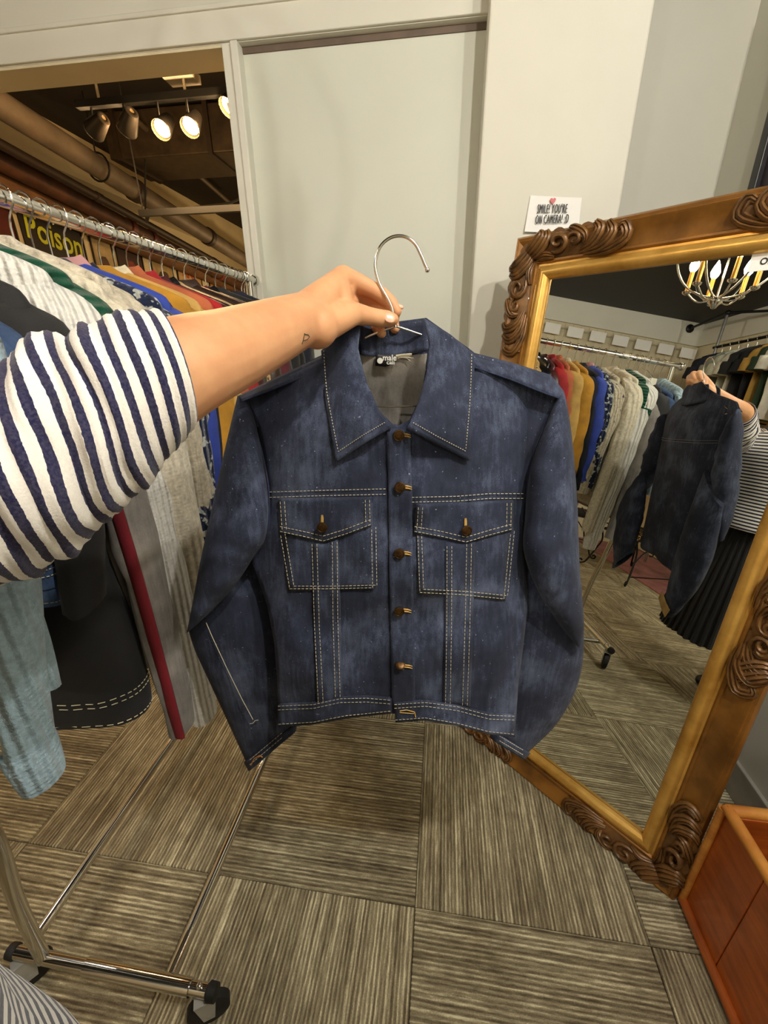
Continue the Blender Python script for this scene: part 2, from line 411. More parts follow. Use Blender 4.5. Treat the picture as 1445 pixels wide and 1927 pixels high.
def ornament(rail, s0, direction, name, side=1):
    """strokes: s along rail from a corner, t from the inside of the carved zone outwards"""
    mb = MB()
    rows = []
    for i in range(29):
        u = i/28; w_ = (.062+.010*sin(u*pi*7))*sin(pi*min(1, .12+u*.80))**.5; row = []
        for j in range(6):
            v = j/5; s = s0+direction*(u*.315)*.92; d = .047+v*w_; q = {0: (s, -d), 1: (MW+d, s), 2: (s, MH+d), 3: (-d, s)}[rail]
            row.append(mp(q[0], q[1], .015+.016*v+.004*sin(pi*v)))
        rows.append(row)
    mb.grid(rows)
    for st, rad in ORN:
        pts = smooth_path([(p[0], p[1], 0) for p in st], 3 if len(st) < 8 else 1); n = len(pts)
        P = []; R = []
        for i, p in enumerate(pts):
            s = s0+direction*p.x*.92; d = .044+p.y*.70; u = i/(n-1)
            h = .02+.013*min(1, p.y/.07)+.006*sin(pi*u)
            q = {0: (s, -d), 1: (MW+d, s), 2: (s, MH+d), 3: (-d, s)}[rail]
            P.append(mp(q[0], q[1], h)); R.append(rad*(.3+.8*sin(pi*(.10+.8*u))))
        if len(st) > 8: mb.tube(P, R, 7, up=tuple(mN), flat=(1.1, .9)); continue
        for sd in (-1, 0, 1):
            Q = []
            for i, p in enumerate(P):
                tg = (P[min(i+1, n-1)]-P[max(i-1, 0)]).normalized(); Q.append(p+mN.cross(tg)*(sd*R[i]*.85)-mN*(.002*abs(sd)))
            mb.tube(Q, [r*.55 for r in R], 6, up=tuple(mN), flat=(1.25, .85))
    return mb
for k in range(4):
    rl = rail_strip(RAILP, k).build('frame_rail', GILT, mir)
    rail_strip(BEAD, k).build('gilt_bead', GILTB, rl)
    L = MW if k in (0, 2) else MH
    ornament(k, -.085, 1, '').build('corner_carving', CARVE, rl)
    ornament(k, L+.085, -1, '').build('corner_carving', CARVE, rl)
    if k in (1, 3):
        ornament(k, L*.44-.16+.08, 1, '').build('side_carving', CARVE, rl)
        ornament(k, L*.44+.2, -1, '').build('side_carving', CARVE, rl)
t = NT('mirror_glass'); MIRROR = t.out((232, 234, 228), .0, 1.)
MB().add([mp(0-.004, -.004, 0), mp(MW+.004, -.004, 0), mp(MW+.004, MH+.004, 0), mp(-.004, MH+.004, 0), mp(-.004, -.004, -.004), mp(MW+.004, -.004, -.004), mp(MW+.004, MH+.004, -.004), mp(-.004, MH+.004, -.004)],
         [(0, 1, 2, 3), (7, 6, 5, 4), (0, 4, 5, 1), (1, 5, 6, 2), (2, 6, 7, 3), (3, 7, 4, 0)]).build('glass', MIRROR, mir, smooth=False)
MB().add([mp(-.1, -.1, -.03), mp(MW+.1, -.1, -.03), mp(MW+.1, MH+.1, -.03), mp(-.1, MH+.1, -.03)], [(0, 1, 2, 3)]).build('backing_board', plain('brown_board', '4A3826', .8), mir, smooth=False, solid=.004)

# ================================================================== PAPER SIGN ON THE PILLAR
INK = plain('black_ink', '161616', .6)
PAPER = plain('white_paper', 'F2F1EE', .8, vary=.02)
ys = 1.70-.003
sg = thing('paper_sign', 'small white paper sign with black capitals and red heart taped to the pillar', 'sign', at_y(1036, 440, ys))
rows = []
c4 = [at_y(998, 368, ys), at_y(1094, 373, ys), at_y(1086, 441, ys), at_y(986, 437, ys)]
for j in range(9):
    v = j/8; row = []
    for i in range(11):
        u = i/10; p = c4[0].lerp(c4[1], u).lerp(c4[3].lerp(c4[2], u), v)
        p.y -= .012*v**2*(.4+.6*abs(u-.4)) + .014*max(0, u-.75)*(1-v)+.002; row.append(p)
    rows.append(row)
MB().grid(rows).build('sheet', PAPER, sg)
ex = (c4[1]-c4[0]).normalized(); ey = (c4[0]-c4[3]).normalized()
def sp(x, y, lift): p = at_y(x, y, ys); p.y -= lift; return p
text_mesh('lettering', "SMILE! YOU'RE", .035, INK, sg, sp(1038, 395, .0085), V((1, 0, -.03)), (0, 0, 1), .345, -.0003, space=1.22, xbold=.00065)
text_mesh('lettering', "ON CAMERA! :D", .035, INK, sg, sp(1037, 415, .0120), V((1, 0, -.01)), (0, 0, 1), .345, -.0003, space=1.22, xbold=.00065)
hb = MB(); hc = sp(1039, 379, .006); hp = []
for i in range(24):
    a = 2*pi*i/24; hp.append(hc + V((.0006*16*sin(a)**3*.95, 0, .0006*(13*cos(a)-5*cos(2*a)-2*cos(3*a)-cos(4*a)))))
hb.add(hp + [p+V((0, -.003, 0)) for p in hp], [tuple(range(24)), tuple(range(47, 23, -1))] + [(i, (i+1) % 24, 24+(i+1) % 24, 24+i) for i in range(24)])
hb.build('heart_sticker', plain('red_heart', 'C2262E', .4), sg, smooth=False)

# ================================================================== ORANGE WOODEN CHEST bottom right
WOODO = wood_mat('orange_wood', (140, 66, 18), (190, 98, 34), .4, 0, (5, 5, 40), .3)
WOODR = wood_mat('worn_wood_rim', (176, 106, 38), (214, 150, 66), .45, 0, (10, 10, 30), .2)
bx0, bx1, by0, by1, bz = .722, 1.03, .36, .772, .405
ch = thing('wooden_crate', 'open orange stained wooden crate with worn pale rim on the carpet by the mirror', 'crate', ((bx0+bx1)/2, (by0+by1)/2, 0))
def planks(axis, fixed, lo, hi, n, name):
    for k in range(n):
        a = lerp(lo, hi, k/n)+.0012; b = lerp(lo, hi, (k+1)/n)-.0012
        z0, z1 = .012, bz-.012
        if axis == 'x': MB().bbox((fixed-.008, a, z0), (fixed+.008, b, z1)).build(name, WOODO, ch, smooth=False, bevel=.0025)
        else: MB().bbox((a, fixed-.008, z0), (b, fixed+.008, z1)).build(name, WOODO, ch, smooth=False, bevel=.0025)
planks('x', bx0+.012, by0, by1, 3, 'plank'); planks('x', bx1-.012, by0, by1, 3, 'plank')
planks('y', by0+.012, bx0+.022, bx1-.022, 2, 'plank'); planks('y', by1-.012, bx0+.022, bx1-.022, 2, 'plank')
MB().bbox((bx0+.01, by0+.01, .01), (bx1-.01, by1-.01, .024)).build('bottom_board', WOODO, ch, smooth=False)
for a, b in (((bx0+.006, by0), (bx0+.006, by1)), ((bx1-.006, by0), (bx1-.006, by1)), ((bx0, by0+.006), (bx1, by0+.006)), ((bx0, by1-.006), (bx1, by1-.006))):
    MB().tube([(a[0], a[1], bz-.006), (b[0], b[1], bz-.006)], .0135, 12).build('rim', WOODR, ch)
for z, nm in ((.014, 'base_molding'),):
    for a, b in (((bx0, by0), (bx0, by1)), ((bx1, by0), (bx1, by1)), ((bx0, by0), (bx1, by0)), ((bx0, by1), (bx1, by1))):
        MB().tube([(a[0], a[1], z), (b[0], b[1], z)], .013, 10).build(nm, WOODO, ch)
for x in (bx0-.002, bx1+.002):
    for y in (by0-.001, by1+.001): MB().tube([(x, y, .01), (x, y, bz-.01)], .009, 10).build('corner_post', WOODR, ch)
# dark framed picture on the right wall
pf = thing('picture_frame', 'black framed dark print hung on the right wall above the mirror', 'picture', (XR-.01, 1.53, 1.62))
for a, b in (((1.13, 1.62), (1.17, 2.5)), ((1.89, 1.62), (1.93, 2.5)), ((1.17, 1.62), (1.89, 1.66)), ((1.17, 2.46), (1.89, 2.5))):
    MB().bbox((XR-.028, a[0], a[1]), (XR-.002, b[0], b[1])).build('frame_bar', plain('black_frame', '1C1C20', .4), pf, smooth=False, bevel=.003)
MB().bbox((XR-.012, 1.17, 1.66), (XR-.004, 1.89, 2.46)).build('print', plain('dark_print', '3A2B38', .5, vary=.5, nscale=9), pf, smooth=False)

# ================================================================== DENIM JACKET (held up on its hanger)
_a, _b, _c = at_d(450, 745, .62), at_d(1062, 740, .62), at_d(745, 1370, .765)
JN = (_b-_a).cross(_c-_a).normalized()
if JN.dot(CAM-_a) < 0: JN = -JN
def J(x, y, off=0.):
    d = ray(x, y); return CAM + d*(((_a+JN*off)-CAM).dot(JN)/d.dot(JN))
def sstep(a, b, x): t = max(0, min(1, (x-a)/(b-a))); return t*t*(3-2*t)
def bulge(x, y):
    t = min(1, abs((x-740)/250)); sh = sstep(640, 830, y)
    return (.014+.040*sh)*max(0, 1-t**3.2)
def wrk(x, y, amp=1.):
    a = noise.noise(V((x/95, y/140, 1.3)))*.0075 + noise.noise(V((x/38+y/160, y/60, 4.1)))*.0042 + noise.noise(V((x/16, y/22, 9)))*.0012
    a += .006*math.exp(-((x-560)/60)**2)*sin((y-x*.6)/34.)*sstep(1080, 1180, y) + .005*math.exp(-((x-700)/70)**2)*sin((y+x*.35)/30.)*sstep(1000, 1120, y)
    a += .006*math.exp(-((x-770)/90)**2)*sin((y)/27.)*sstep(930, 1050, y)*(1-.4*sstep(1200, 1330, y))
    a += .005*math.exp(-((x-930)/60)**2)*sin((y-x*.5)/38.)*sstep(960, 1100, y)
    a += .004*math.exp(-((x-820)/140)**2-((y-880)/60)**2)*sin((x+y*.4)/30.)
    return a*amp*1.45
def S(x, y, lift=0.):
    edge = min(1, max(0, 1-abs((x-740)/262)))*3; edge = min(1, edge)
    return J(x, y, bulge(x, y) + wrk(x, y)*edge + lift)
def coons(top, bot, left, right, nu, nv):
    """transfinite patch of pixel outlines -> rows of (x, y)"""
    T0, T1, B0, B1 = V(top[0]), V(top[-1]), V(bot[0]), V(bot[-1]); rows = []
    for j in range(nv+1):
        q = j/nv; Lq, Rq = poly(left, q), poly(right, q); row = []
        for i in range(nu+1):
            s = i/nu
            p = poly(top, s)*(1-q)+poly(bot, s)*q+Lq*(1-s)+Rq*s-(T0*(1-s)*(1-q)+T1*s*(1-q)+B0*(1-s)*q+B1*s*q)
            row.append((p[0], p[1]))
        rows.append(row)
    return rows
jk = thing('denim_jacket', 'dark indigo denim jacket with cream topstitching held up on a chrome hanger', 'jacket', J(745, 1370, 0))
Ledge = [(450, 746), (478, 800), (493, 850), (503, 900), (506, 950), (500, 1000), (470, 1046), (484, 1085), (503, 1140), (516, 1210), (522, 1290), (524, 1366)]
Redge = [(1060, 740), (1040, 780), (1013, 820), (1000, 860), (992, 910), (988, 960), (985, 1040), (990, 1090), (992, 1150), (984, 1220), (975, 1290), (969, 1384)]
Hem = [(524, 1366), (560, 1366), (620, 1358), (680, 1347), (738, 1342), (790, 1352), (850, 1362), (900, 1375), (969, 1384)]
TopF = [(450, 746), (520, 718), (605, 678), (672, 650), (690, 720), (715, 775), (745, 803), (770, 790), (795, 740), (806, 650), (893, 672), (1035, 712), (1060, 740)]
TopB = [(450, 746), (520, 710), (605, 668), (680, 640), (740, 634), (800, 636), (893, 664), (1035, 705), (1060, 740)]
def along(path, t): return poly(path, t)
fr = coons(TopF, Hem, Ledge, Redge, 76, 84)
body = MB().grid([[S(x, y) for x, y in r] for r in fr]).build('front_panel', DENIM, jk, solid=.0016, offset=-1)
bk = coons(TopB, Hem, Ledge, Redge, 48, 50)
def back_off(x, y):
    t = min(1, abs((x-740)/250)); return -(.012+.038*sstep(660, 800, y))*max(0, 1-t**3) + .005*noise.noise(V((x/60, y/120, 20)))*max(0, 1-t)
MB().grid([[J(x, y, back_off(x, y)) for x, y in r] for r in bk]).build('back_panel', DENIM, jk, solid=.0016)
ln = coons([(640, 664), (740, 672), (850, 660)], [(640, 860), (740, 860), (850, 860)], [(640, 664), (640, 860)], [(850, 660), (850, 860)], 16, 16)
MB().grid([[J(x, y, back_off(x, y)+.006+.002*noise.noise(V((x/20, y/40, 3)))) for x, y in r] for r in ln]).build('neck_lining', DENIM_IN, jk)
# shoulder strips in front of the shoulder seams
for tp, bt in (([(450, 745), (520, 711), (612, 668)], [(456, 754), (522, 728), (606, 694)]), ([(885, 663), (960, 682), (1036, 706), (1061, 738)], [(892, 690), (960, 713), (1020, 737), (1052, 748)])):
    g = coons(tp, bt, [tp[0], bt[0]], [tp[-1], bt[-1]], 14, 4)
    MB().grid([[J(x, y, .004+.016*(k/4)+.003*noise.noise(V((x/25, y/25, 2)))) for x, y in r] for k, r in enumerate(g)]).build('shoulder_yoke', DENIM, jk, solid=.002)
# sleeves
def sleeve_tube(pairs, n=26, sub=5, seed=0, sag=.004, nz=1.):
    L = smooth_path([(p[0], p[1], 0) for p in pairs], sub); R = smooth_path([(p[2], p[3], 0) for p in pairs], sub)
    O = smooth_vals([p[4] for p in pairs], sub); H = smooth_vals([p[5] for p in pairs], sub); rings = []
    for l, r, o, h in zip(L, R, O, H):
        ring = []
        for k in range(n):
            a = 2*pi*k/n; u = .5-.5*cos(a); x, y = lerp(l.x, r.x, u), lerp(l.y, r.y, u)
            d = h*sin(a)*(abs(sin(a))**-.25 if abs(sin(a)) > .01 else 1)
            w_ = (noise.noise(V((x/70, y/45, seed)))*.010+noise.noise(V((x/30+y/50, y/24, seed+5)))*.005)*abs(sin(a))*nz
            ring.append(J(x, y, o+d+w_))
        rings.append(ring)
    return rings
LU = [(447, 744, 466, 750, 0, .010), (437, 785, 482, 800, 0, .028), (422, 850, 496, 872, 0, .040), (404, 930, 507, 950, 0, .046), (388, 1005, 500, 1012, .004, .047), (375, 1065, 476, 1050, .004, .044), (364, 1125, 442, 1102, 0, .036), (353, 1182, 398, 1150, -.006, .022), (351, 1192, 362, 1182, -.012, .008)]
LL = [(353, 1180, 480, 1046, -.045, .022), (366, 1222, 524, 1120, -.055, .036), (397, 1290, 550, 1200, -.062, .040), (430, 1362, 566, 1285, -.068, .036), (462, 1432, 556, 1360, -.07, .028)]
RU = [(1062, 738, 1046, 752, 0, .010), (1072, 790, 1024, 806, 0, .028), (1081, 870, 998, 880, 0, .040), (1087, 960, 989, 965, 0, .046), (1090, 1050, 985, 1036, .004, .047), (1095, 1125, 1012, 1112, 0, .042), (1099, 1180, 1050, 1172, -.006, .026), (1093, 1222, 1082, 1212, -.012, .009)]
RL = [(1094, 1100, 962, 985, -.034, .014), (1098, 1170, 958, 1050, -.045, .028), (1097, 1240, 945, 1160, -.056, .042), (1083, 1300, 935, 1250, -.066, .044), (1048, 1362, 930, 1325, -.075, .038), (995, 1415, 930, 1376, -.08, .030)]
for up_, lo_, cuff, sd in ((LU, LL, [(462, 1432, 556, 1360, -.070, .0285), (471, 1449, 553, 1376, -.070, .0285)], 3), (RU, RL, [(995, 1415, 930, 1376, -.08, .0305), (984, 1427, 924, 1389, -.08, .0305)], 11)):
    mb = MB().loft(sleeve_tube(up_, seed=sd)); mb.loft(sleeve_tube(lo_, seed=sd+3, nz=.7))
    sl = mb.build('sleeve', DENIM, jk)
    MB().loft(sleeve_tube(cuff, sub=4, seed=sd, nz=.1), cap=False).build('cuff', DENIM, sl, solid=.004, offset=1)
# collar: two leaves, inner stand and back leaf
def leaf_grid(top, bot, inner, outer, side):
    def f(s, q):   # s: 0 inner .. 1 outer ; q: 0 top .. 1 bottom
        T0, T1, B0, B1 = V(top[0]), V(top[-1]), V(bot[0]), V(bot[-1])
        p = poly(top, s)*(1-q)+poly(bot, s)*q+poly(inner, q)*(1-s)+poly(outer, q)*s-(T0*(1-s)*(1-q)+T1*s*(1-q)+B0*(1-s)*q+B1*s*q)
        off = bulge(p[0], p[1])*.9 + .012 + .020*(1-s)**2*(1-.55*q) + .010*sin(pi*min(1, s*1.05))*(1-q*.6) + .004*noise.noise(V((p[0]/45, p[1]/60, side)))
        off -= .010*(1-q)**3*(1-.2*s)
        return p[0], p[1], off
    return f
leafL = leaf_grid([(679, 606), (640, 625), (604, 660)], [(738, 804), (690, 832), (632, 869)], [(679, 606), (674, 655), (688, 718), (712, 770), (738, 804)], [(604, 660), (610, 740), (632, 869)], 1.)
leafR = leaf_grid([(798, 599), (846, 628), (894, 668)], [(766, 806), (820, 836), (883, 867)], [(798, 599), (808, 645), (804, 695), (790, 750), (766, 806)], [(894, 668), (890, 760), (883, 867)], 5.)
for lf in (leafL, leafR):
    c = MB().grid([[J(*lf(i/20, j/26)) for i in range(21)] for j in range(27)]).build('collar', DENIM, jk, solid=.003, offset=-1)
    mb = MB()
    def run(pts):
        i = 0
        while i+1 < len(pts):
            a, b = pts[i], pts[i+1]; d = (b-a)
            if d.length > 1e-5: mb.tube([a, b], .00055, 4)
            i += 2
    n = 64; run([J(*(lambda t: (t[0], t[1], t[2]+.0014))(lf(.93, .02+.9*k/n))) for k in range(n)])
    n = 48; run([J(*(lambda t: (t[0], t[1], t[2]+.0014))(lf(.93-.9*k/n, .93))) for k in range(n)])
    tag(mb.build('topstitching', STITCH, c), kind='stuff')
std = coons([(678, 612), (740, 612), (800, 602)], [(680, 668), (738, 674), (807, 660)], [(678, 612), (680, 668)], [(800, 602), (807, 660)], 16, 6)
MB().grid([[J(x, y, -.010+.016*abs((x-740)/62)**2.2+.003*noise.noise(V((x/9, y/30, 8)))) for x, y in r] for r in std]).build('collar_stand', DENIM, jk, solid=.003)
bl = coons([(676, 606), (740, 606), (802, 598)], [(608, 694), (740, 715), (890, 694)], [(676, 606), (604, 660), (608, 694)], [(802, 598), (894, 664), (890, 694)], 20, 10)
MB().grid([[J(x, y, back_off(x, y)-.012-.006*sin(pi*k/10)+.030*abs((x-742)/150)**3) for x, y in r] for k, r in enumerate(bl)]).build('back_collar', DENIM, jk, solid=.003)
mb = MB()
for yy in (872, 882):
    for k in range(60):
        x0, x1 = lerp(525, 975, k/60), lerp(525, 975, (k+.7)/60); mb.tube([J(x0, yy, back_off(x0, yy)-.0022), J(x1, yy, back_off(x1, yy)-.0022)], .0009, 4)
tag(mb.build('back_yoke_stitching', plain('grey_thread', '8A8A92', .8), jk), kind='stuff')
pg = coons([(938, 1352), (965, 1372), (996, 1386)], [(922, 1378), (945, 1398), (975, 1414)], [(938, 1352), (922, 1378)], [(996, 1386), (975, 1414)], 6, 4)
MB().grid([[J(x, y, -.117) for x, y in r] for r in pg]).build('cuff_tag', plain('tan_leather_patch', 'C8A468', .7, vary=.2, nscale=30), jk, solid=.002)
# pockets, flaps, placket, panel strips, waistband : patches that follow the front panel
def patch(name, top, bot, left, right, lift, nu=14, nv=12, mat=DENIM, thick=.0022):
    g = coons(top, bot, left, right, nu, nv)
    return MB().grid([[S(x, y, lift) for x, y in r] for r in g]).build(name, mat, jk, solid=thick, offset=-1)
SM = MB()
def dashes(mb, pts, lift=.0016, step=4.4, gap=2.6, r=.00048):
    pts = [V((p[0], p[1], 0)) for p in pts]
    for a, b in zip(pts[:-1], pts[1:]):
        L = (b-a).length; n = max(1, int(L/(step+gap)))
        for k in range(n):
            p = a.lerp(b, k/n); q = a.lerp(b, (k+step/(step+gap))/n)
            mb.tube([S(p.x, p.y, lift), S(q.x, q.y, lift)], r, 4)
def double(mb, pts, dx, dy, lift=.0016): dashes(mb, pts, lift); dashes(mb, [(p[0]+dx, p[1]+dy) for p in pts], lift)
patch('pocket', [(526, 950), (610, 950), (701, 948)], [(541, 1113), (610, 1112), (703, 1109)], [(526, 950), (541, 1113)], [(701, 948), (703, 1109)], .0025)
patch('pocket', [(783, 955), (875, 955), (965, 948)], [(787, 1119), (870, 1122), (951, 1131)], [(783, 955), (787, 1119)], [(965, 948), (951, 1131)], .0025)
for top, bot in (([(523, 938), (610, 937), (699, 935)], [(527, 1003), (570, 1012), (608, 1021), (650, 1008), (700, 989)]), ([(783, 949), (875, 946), (966, 941)], [(780, 1003), (830, 1012), (877, 1023), (920, 1010), (965, 998)])):
    f = patch('pocket_flap', top, bot, [top[0], bot[0]], [top[-1], bot[-1]], .0062, 20, 10, thick=.003)
    mb = MB(); b2 = [(p[0], p[1]-3) for p in bot]; double(mb, b2, 0, -9, .0072)
    x0, x1 = bot[0][0]+4, bot[-1][0]-4
    double(mb, [(top[0][0]+4, top[0][1]+6), (x0, bot[0][1]-4)], 8, 0, .0072); double(mb, [(top[-1][0]-4, top[-1][1]+6), (x1, bot[-1][1]-4)], -8, 0, .0072)
    tag(mb.build('topstitching', STITCH, f), kind='stuff')
pl = patch('placket', [(728, 806), (750, 806), (772, 812)], [(738, 1343), (760, 1345), (782, 1350)], [(728, 806), (731, 930), (733, 1100), (738, 1343)], [(772, 812), (776, 1000), (782, 1350)], .0048, 8, 60, thick=.0034)
patch('panel_strip', [(588, 1020), (612, 1024), (636, 1014)], [(596, 1326), (618, 1322), (644, 1315)], [(588, 1020), (590, 1170), (596, 1326)], [(636, 1014), (640, 1170), (644, 1315)], .0042, 6, 30, thick=.0024)
patch('panel_strip', [(838, 1020), (866, 1024), (894, 1016)], [(834, 1326), (858, 1328), (885, 1334)], [(838, 1020), (838, 1170), (834, 1326)], [(894, 1016), (891, 1170), (885, 1334)], .0042, 6, 30, thick=.0024)
for top, bot in (([(523, 1327), (590, 1324), (640, 1313), (690, 1312), (737, 1316)], [(524, 1368), (590, 1364), (650, 1352), (737, 1343)]), ([(742, 1324), (800, 1320), (860, 1328), (920, 1344), (970, 1346)], [(744, 1360), (800, 1356), (860, 1366), (920, 1382), (969, 1387)])):
    wb = patch('waistband', top, bot, [top[0], bot[0]], [top[-1], bot[-1]], .0085 if top[0][0] > 700 else .0056, 30, 6, thick=.0045)
    mb = MB(); li = .0096 if top[0][0] > 700 else .0067
    double(mb, [(p[0], p[1]+2) for p in top], 0, 7, li); dashes(mb, [(p[0], p[1]-5) for p in bot], li)
    tag(mb.build('topstitching', STITCH, wb), kind='stuff')
double(SM, [(507, 926), (600, 923), (728, 920)], 0, 10, .0022); double(SM, [(735, 926), (775, 936), (860, 934), (920, 929), (988, 929)], 0, 9, .0028)
double(SM, [(528, 1008), (545, 1108), (620, 1108), (701, 1106), (699, 994)], 8, -5, .0058)
double(SM, [(786, 1008), (790, 1115), (870, 1119), (948, 1127), (961, 1003)], 7, -6, .0058)
for a, b in (((587, 1024), (599, 1326)), ((634, 1020), (640, 1314)), ((841, 1028), (838, 1328)), ((887, 1024), (879, 1330))): double(SM, [a, ((a[0]+b[0])/2-(1.5 if a[0] < 700 else -1), (a[1]+b[1])/2), b], 9 if a[0] in (587, 841) else -9, 0, .0052)
tag(SM.build('topstitching', STITCH, body), kind='stuff')
# seams (folded denim edges): armholes and shoulders
def cord(pts, lift, r, mat, name, off=None):
    P = smooth_path([(p[0], p[1], 0) for p in pts], 6)
    return MB().tube([(S(p.x, p.y, lift) if off is None else J(p.x, p.y, off)) for p in P], r, 6).build(name, mat, body)
SEAM = denim_mat('denim_seam', (26, 32, 52), (38, 46, 70), (60, 70, 98), False)
cord([(455, 754), (480, 805), (495, 860), (505, 915), (507, 960), (503, 1000), (480, 1040)], .002, .0013, SEAM, 'armhole_seam')
cord([(1052, 748), (1026, 800), (1005, 850), (994, 910), (989, 970), (985, 1036)], .002, .0013, SEAM, 'armhole_seam')
cord([(455, 755), (522, 729), (606, 695)], .008, .0011, SEAM, 'shoulder_seam', .021)
cord([(892, 691), (960, 714), (1020, 738), (1052, 749)], .008, .0011, SEAM, 'shoulder_seam', .021)
# cuffs stitching + label
nb = lambda x, y, lift: S(x, y, lift)
JR = Matrix((RIGHT, UP, JN)).transposed()
JX = (J(800, 900)-J(700, 900)).normalized(); JZ = JX.cross(JN)*-1 if (JX.cross(JN)).z < 0 else JX.cross(JN); JM = Matrix((JX, JZ, JN)).transposed()
def button(x, y, lift, hole, par, tilt=0.):
    c = S(x, y, lift); R = JM @ Matrix.Rotation(tilt, 3, 'X')
    b = MB().lathe(c, [(.0005, .006), (.004, .0062), (.0062, .0056), (.0068, .0064), (.0078, .006), (.0082, .0046), (.0074, .003), (.003, .002), (.003, -.002)], 20, R=R).build('button', BRASS, par)
    hx, hy = hole; pts = [(x+3*(1 if hx else 0), y), (x+hx*.7, y+hy*.7-1), (x+hx, y+hy)]
    mb = MB()
    mb.tube([S(p[0], p[1]-2*(1 if hx else 0), lift+.001) for p in pts], [.0013, .0012, .0005], 5); mb.tube([S(p[0]-2*(0 if hx else 1), p[1]+2*(1 if hx else 0), lift+.001) for p in pts], [.0012, .0011, .0005], 5)
    mb.build('buttonhole_thread', GOLDTHREAD, b)
for x, y, tl in ((750, 818, .2), (752, 916, 0), (751, 1040, 0), (751, 1148, 0), (753, 1253, -.9)): button(x, y, .0052, (23, 3), pl, tl)
button(607, 991, .0066, (0, -22), body); button(877, 997, .0066, (0, -22), body)
mb = MB()
mb.tube([S(x, y, .0096) for x, y in ((752, 1338), (765, 1336), (780, 1340), (782, 1350))], .0008, 5); mb.tube([S(x, y, .0096) for x, y in ((752, 1341), (765, 1342), (779, 1343))], .0006, 5)
mb.build('buttonhole_thread', GOLDTHREAD, body)
for sl_, p in (((470, 1430, 532, 1378), 0), ((940, 1385, 985, 1412), 0)):
    mb = MB()
    for dy in (0, 9):
        for k in range(12):
            x0, y0 = lerp(sl_[0], sl_[2], k/12), lerp(sl_[1], sl_[3], k/12)+dy; x1, y1 = lerp(sl_[0], sl_[2], (k+.65)/12), lerp(sl_[1], sl_[3], (k+.65)/12)+dy
            mb.tube([J(x0, y0, -.038), J(x1, y1, -.038)], .0007, 4)
    tag(mb.build('cuff_stitching', STITCH, body), kind='stuff')
MB().tube([J(x, y, -.034) for x, y in ((472, 1440), (478, 1428), (488, 1422), (494, 1425))], .0011, 5).build('cuff_buttonhole', plain('orange_thread', 'C07A2A', .7), body)
MB().tube([J(x, y, -.017+.0*y) for x, y in ((388, 1172), (400, 1200), (428, 1260), (455, 1315), (476, 1354))], .0007, 4).build('sleeve_stitch', STITCH, body)
MB().tube([J(x, y, -.026) for x, y in ((470, 1362), (476, 1361), (480, 1356), (486, 1355))], .0007, 4).build('sleeve_stitch', STITCH, body)
# woven neck label
lbg = coons([(707, 666), (725, 668), (744, 667)], [(706, 688), (725, 690), (743, 684)], [(707, 666), (706, 688)], [(744, 667), (743, 684)], 6, 3)
lb = MB().grid([[J(x, y, back_off(x, y)+.011) for x, y in r] for r in lbg]).build('neck_label', plain('black_label', '16161C', .6), jk, solid=.001)
WHT = plain('label_white', 'D8D6CE', .7)
def lp(x, y): return J(x, y, back_off(x, y)+.0124)
text_mesh('label_text', 'male', .0115, WHT, lb, lp(733, 673.5), JX, JZ, .95, .0002, thick=.0001)
text_mesh('label_text', 'cali', .0085, WHT, lb, lp(735, 682), JX, JZ, 1.1, .0002, thick=.0001)
MB().lathe(lp(715, 679), [(.0042, 0), (.0042, .0004), (.0001, .0005)], 14, R=JM).build('label_emblem', WHT, lb)
tag(MB().tube([J(x, y, back_off(x, y)+.010) for x, y in ((745, 670), (758, 668), (775, 667))], .0016, 5).tube([J(x, y, back_off(x, y)+.010) for x, y in ((752, 672), (765, 674), (772, 680))], .0006, 4).tube([J(x, y, back_off(x, y)+.010) for x, y in ((748, 674), (760, 672), (778, 674))], .0006, 4).build('loose_thread', STITCH, jk), 'frayed cream thread')

# hanger that carries the jacket
hg = thing('wire_hanger', 'chrome wire hanger with open hook holding up the denim jacket', 'hanger', J(745, 765, -.005))
hk = smooth_path([(744, 616), (740, 598), (737, 580), (728, 560), (714, 535), (707, 510), (707, 488), (715, 465), (730, 450), (748, 444), (766, 447), (781, 459), (792, 480), (799, 497), (804, 507)], 5)
HOFF = .012
MB().tube([J(p[0], p[1], HOFF) for p in hk], .0021, 10).build('hook', CHROME, hg)
MB().sphere(J(804, 508, HOFF), .0032, 10, 8).build('hook_tip', CHROME, hg)
MB().tube([J(x, y, o) for x, y, o in ((748, 613, HOFF), (720, 622, .008), (677, 640, 0), (600, 688, -.004), (500, 745, -.006))], .0017, 8).tube([J(x, y, o) for x, y, o in ((742, 613, HOFF), (770, 622, .008), (801, 633, 0), (893, 682, -.004), (1000, 738, -.006))], .0017, 8).build('shoulder_wire', CHROME, hg)
MB().tube([J(500, 762, -.004), J(745, 765, -.016), J(1000, 758, -.004)], .0014, 8).build('cross_bar', CHROME, hg)

# ================================================================== PERSON (striped shirt, black skirt, arm holding the hanger)
SKIN = skin_mat()
STRIPE = stripe_mat('navy_white_stripes', .0106, .47, (238, 234, 226), (30, 30, 66))
STRIPE_B = stripe_mat('navy_white_stripes_body', .0155, .48, (238, 234, 226), (28, 28, 54))
pe = thing('person', 'person in navy and white striped shirt and long black skirt holding up the jacket', 'person', (-.36, -.1, 0))
B = MB()
def jl(x, y, o): return J(x, y, o)
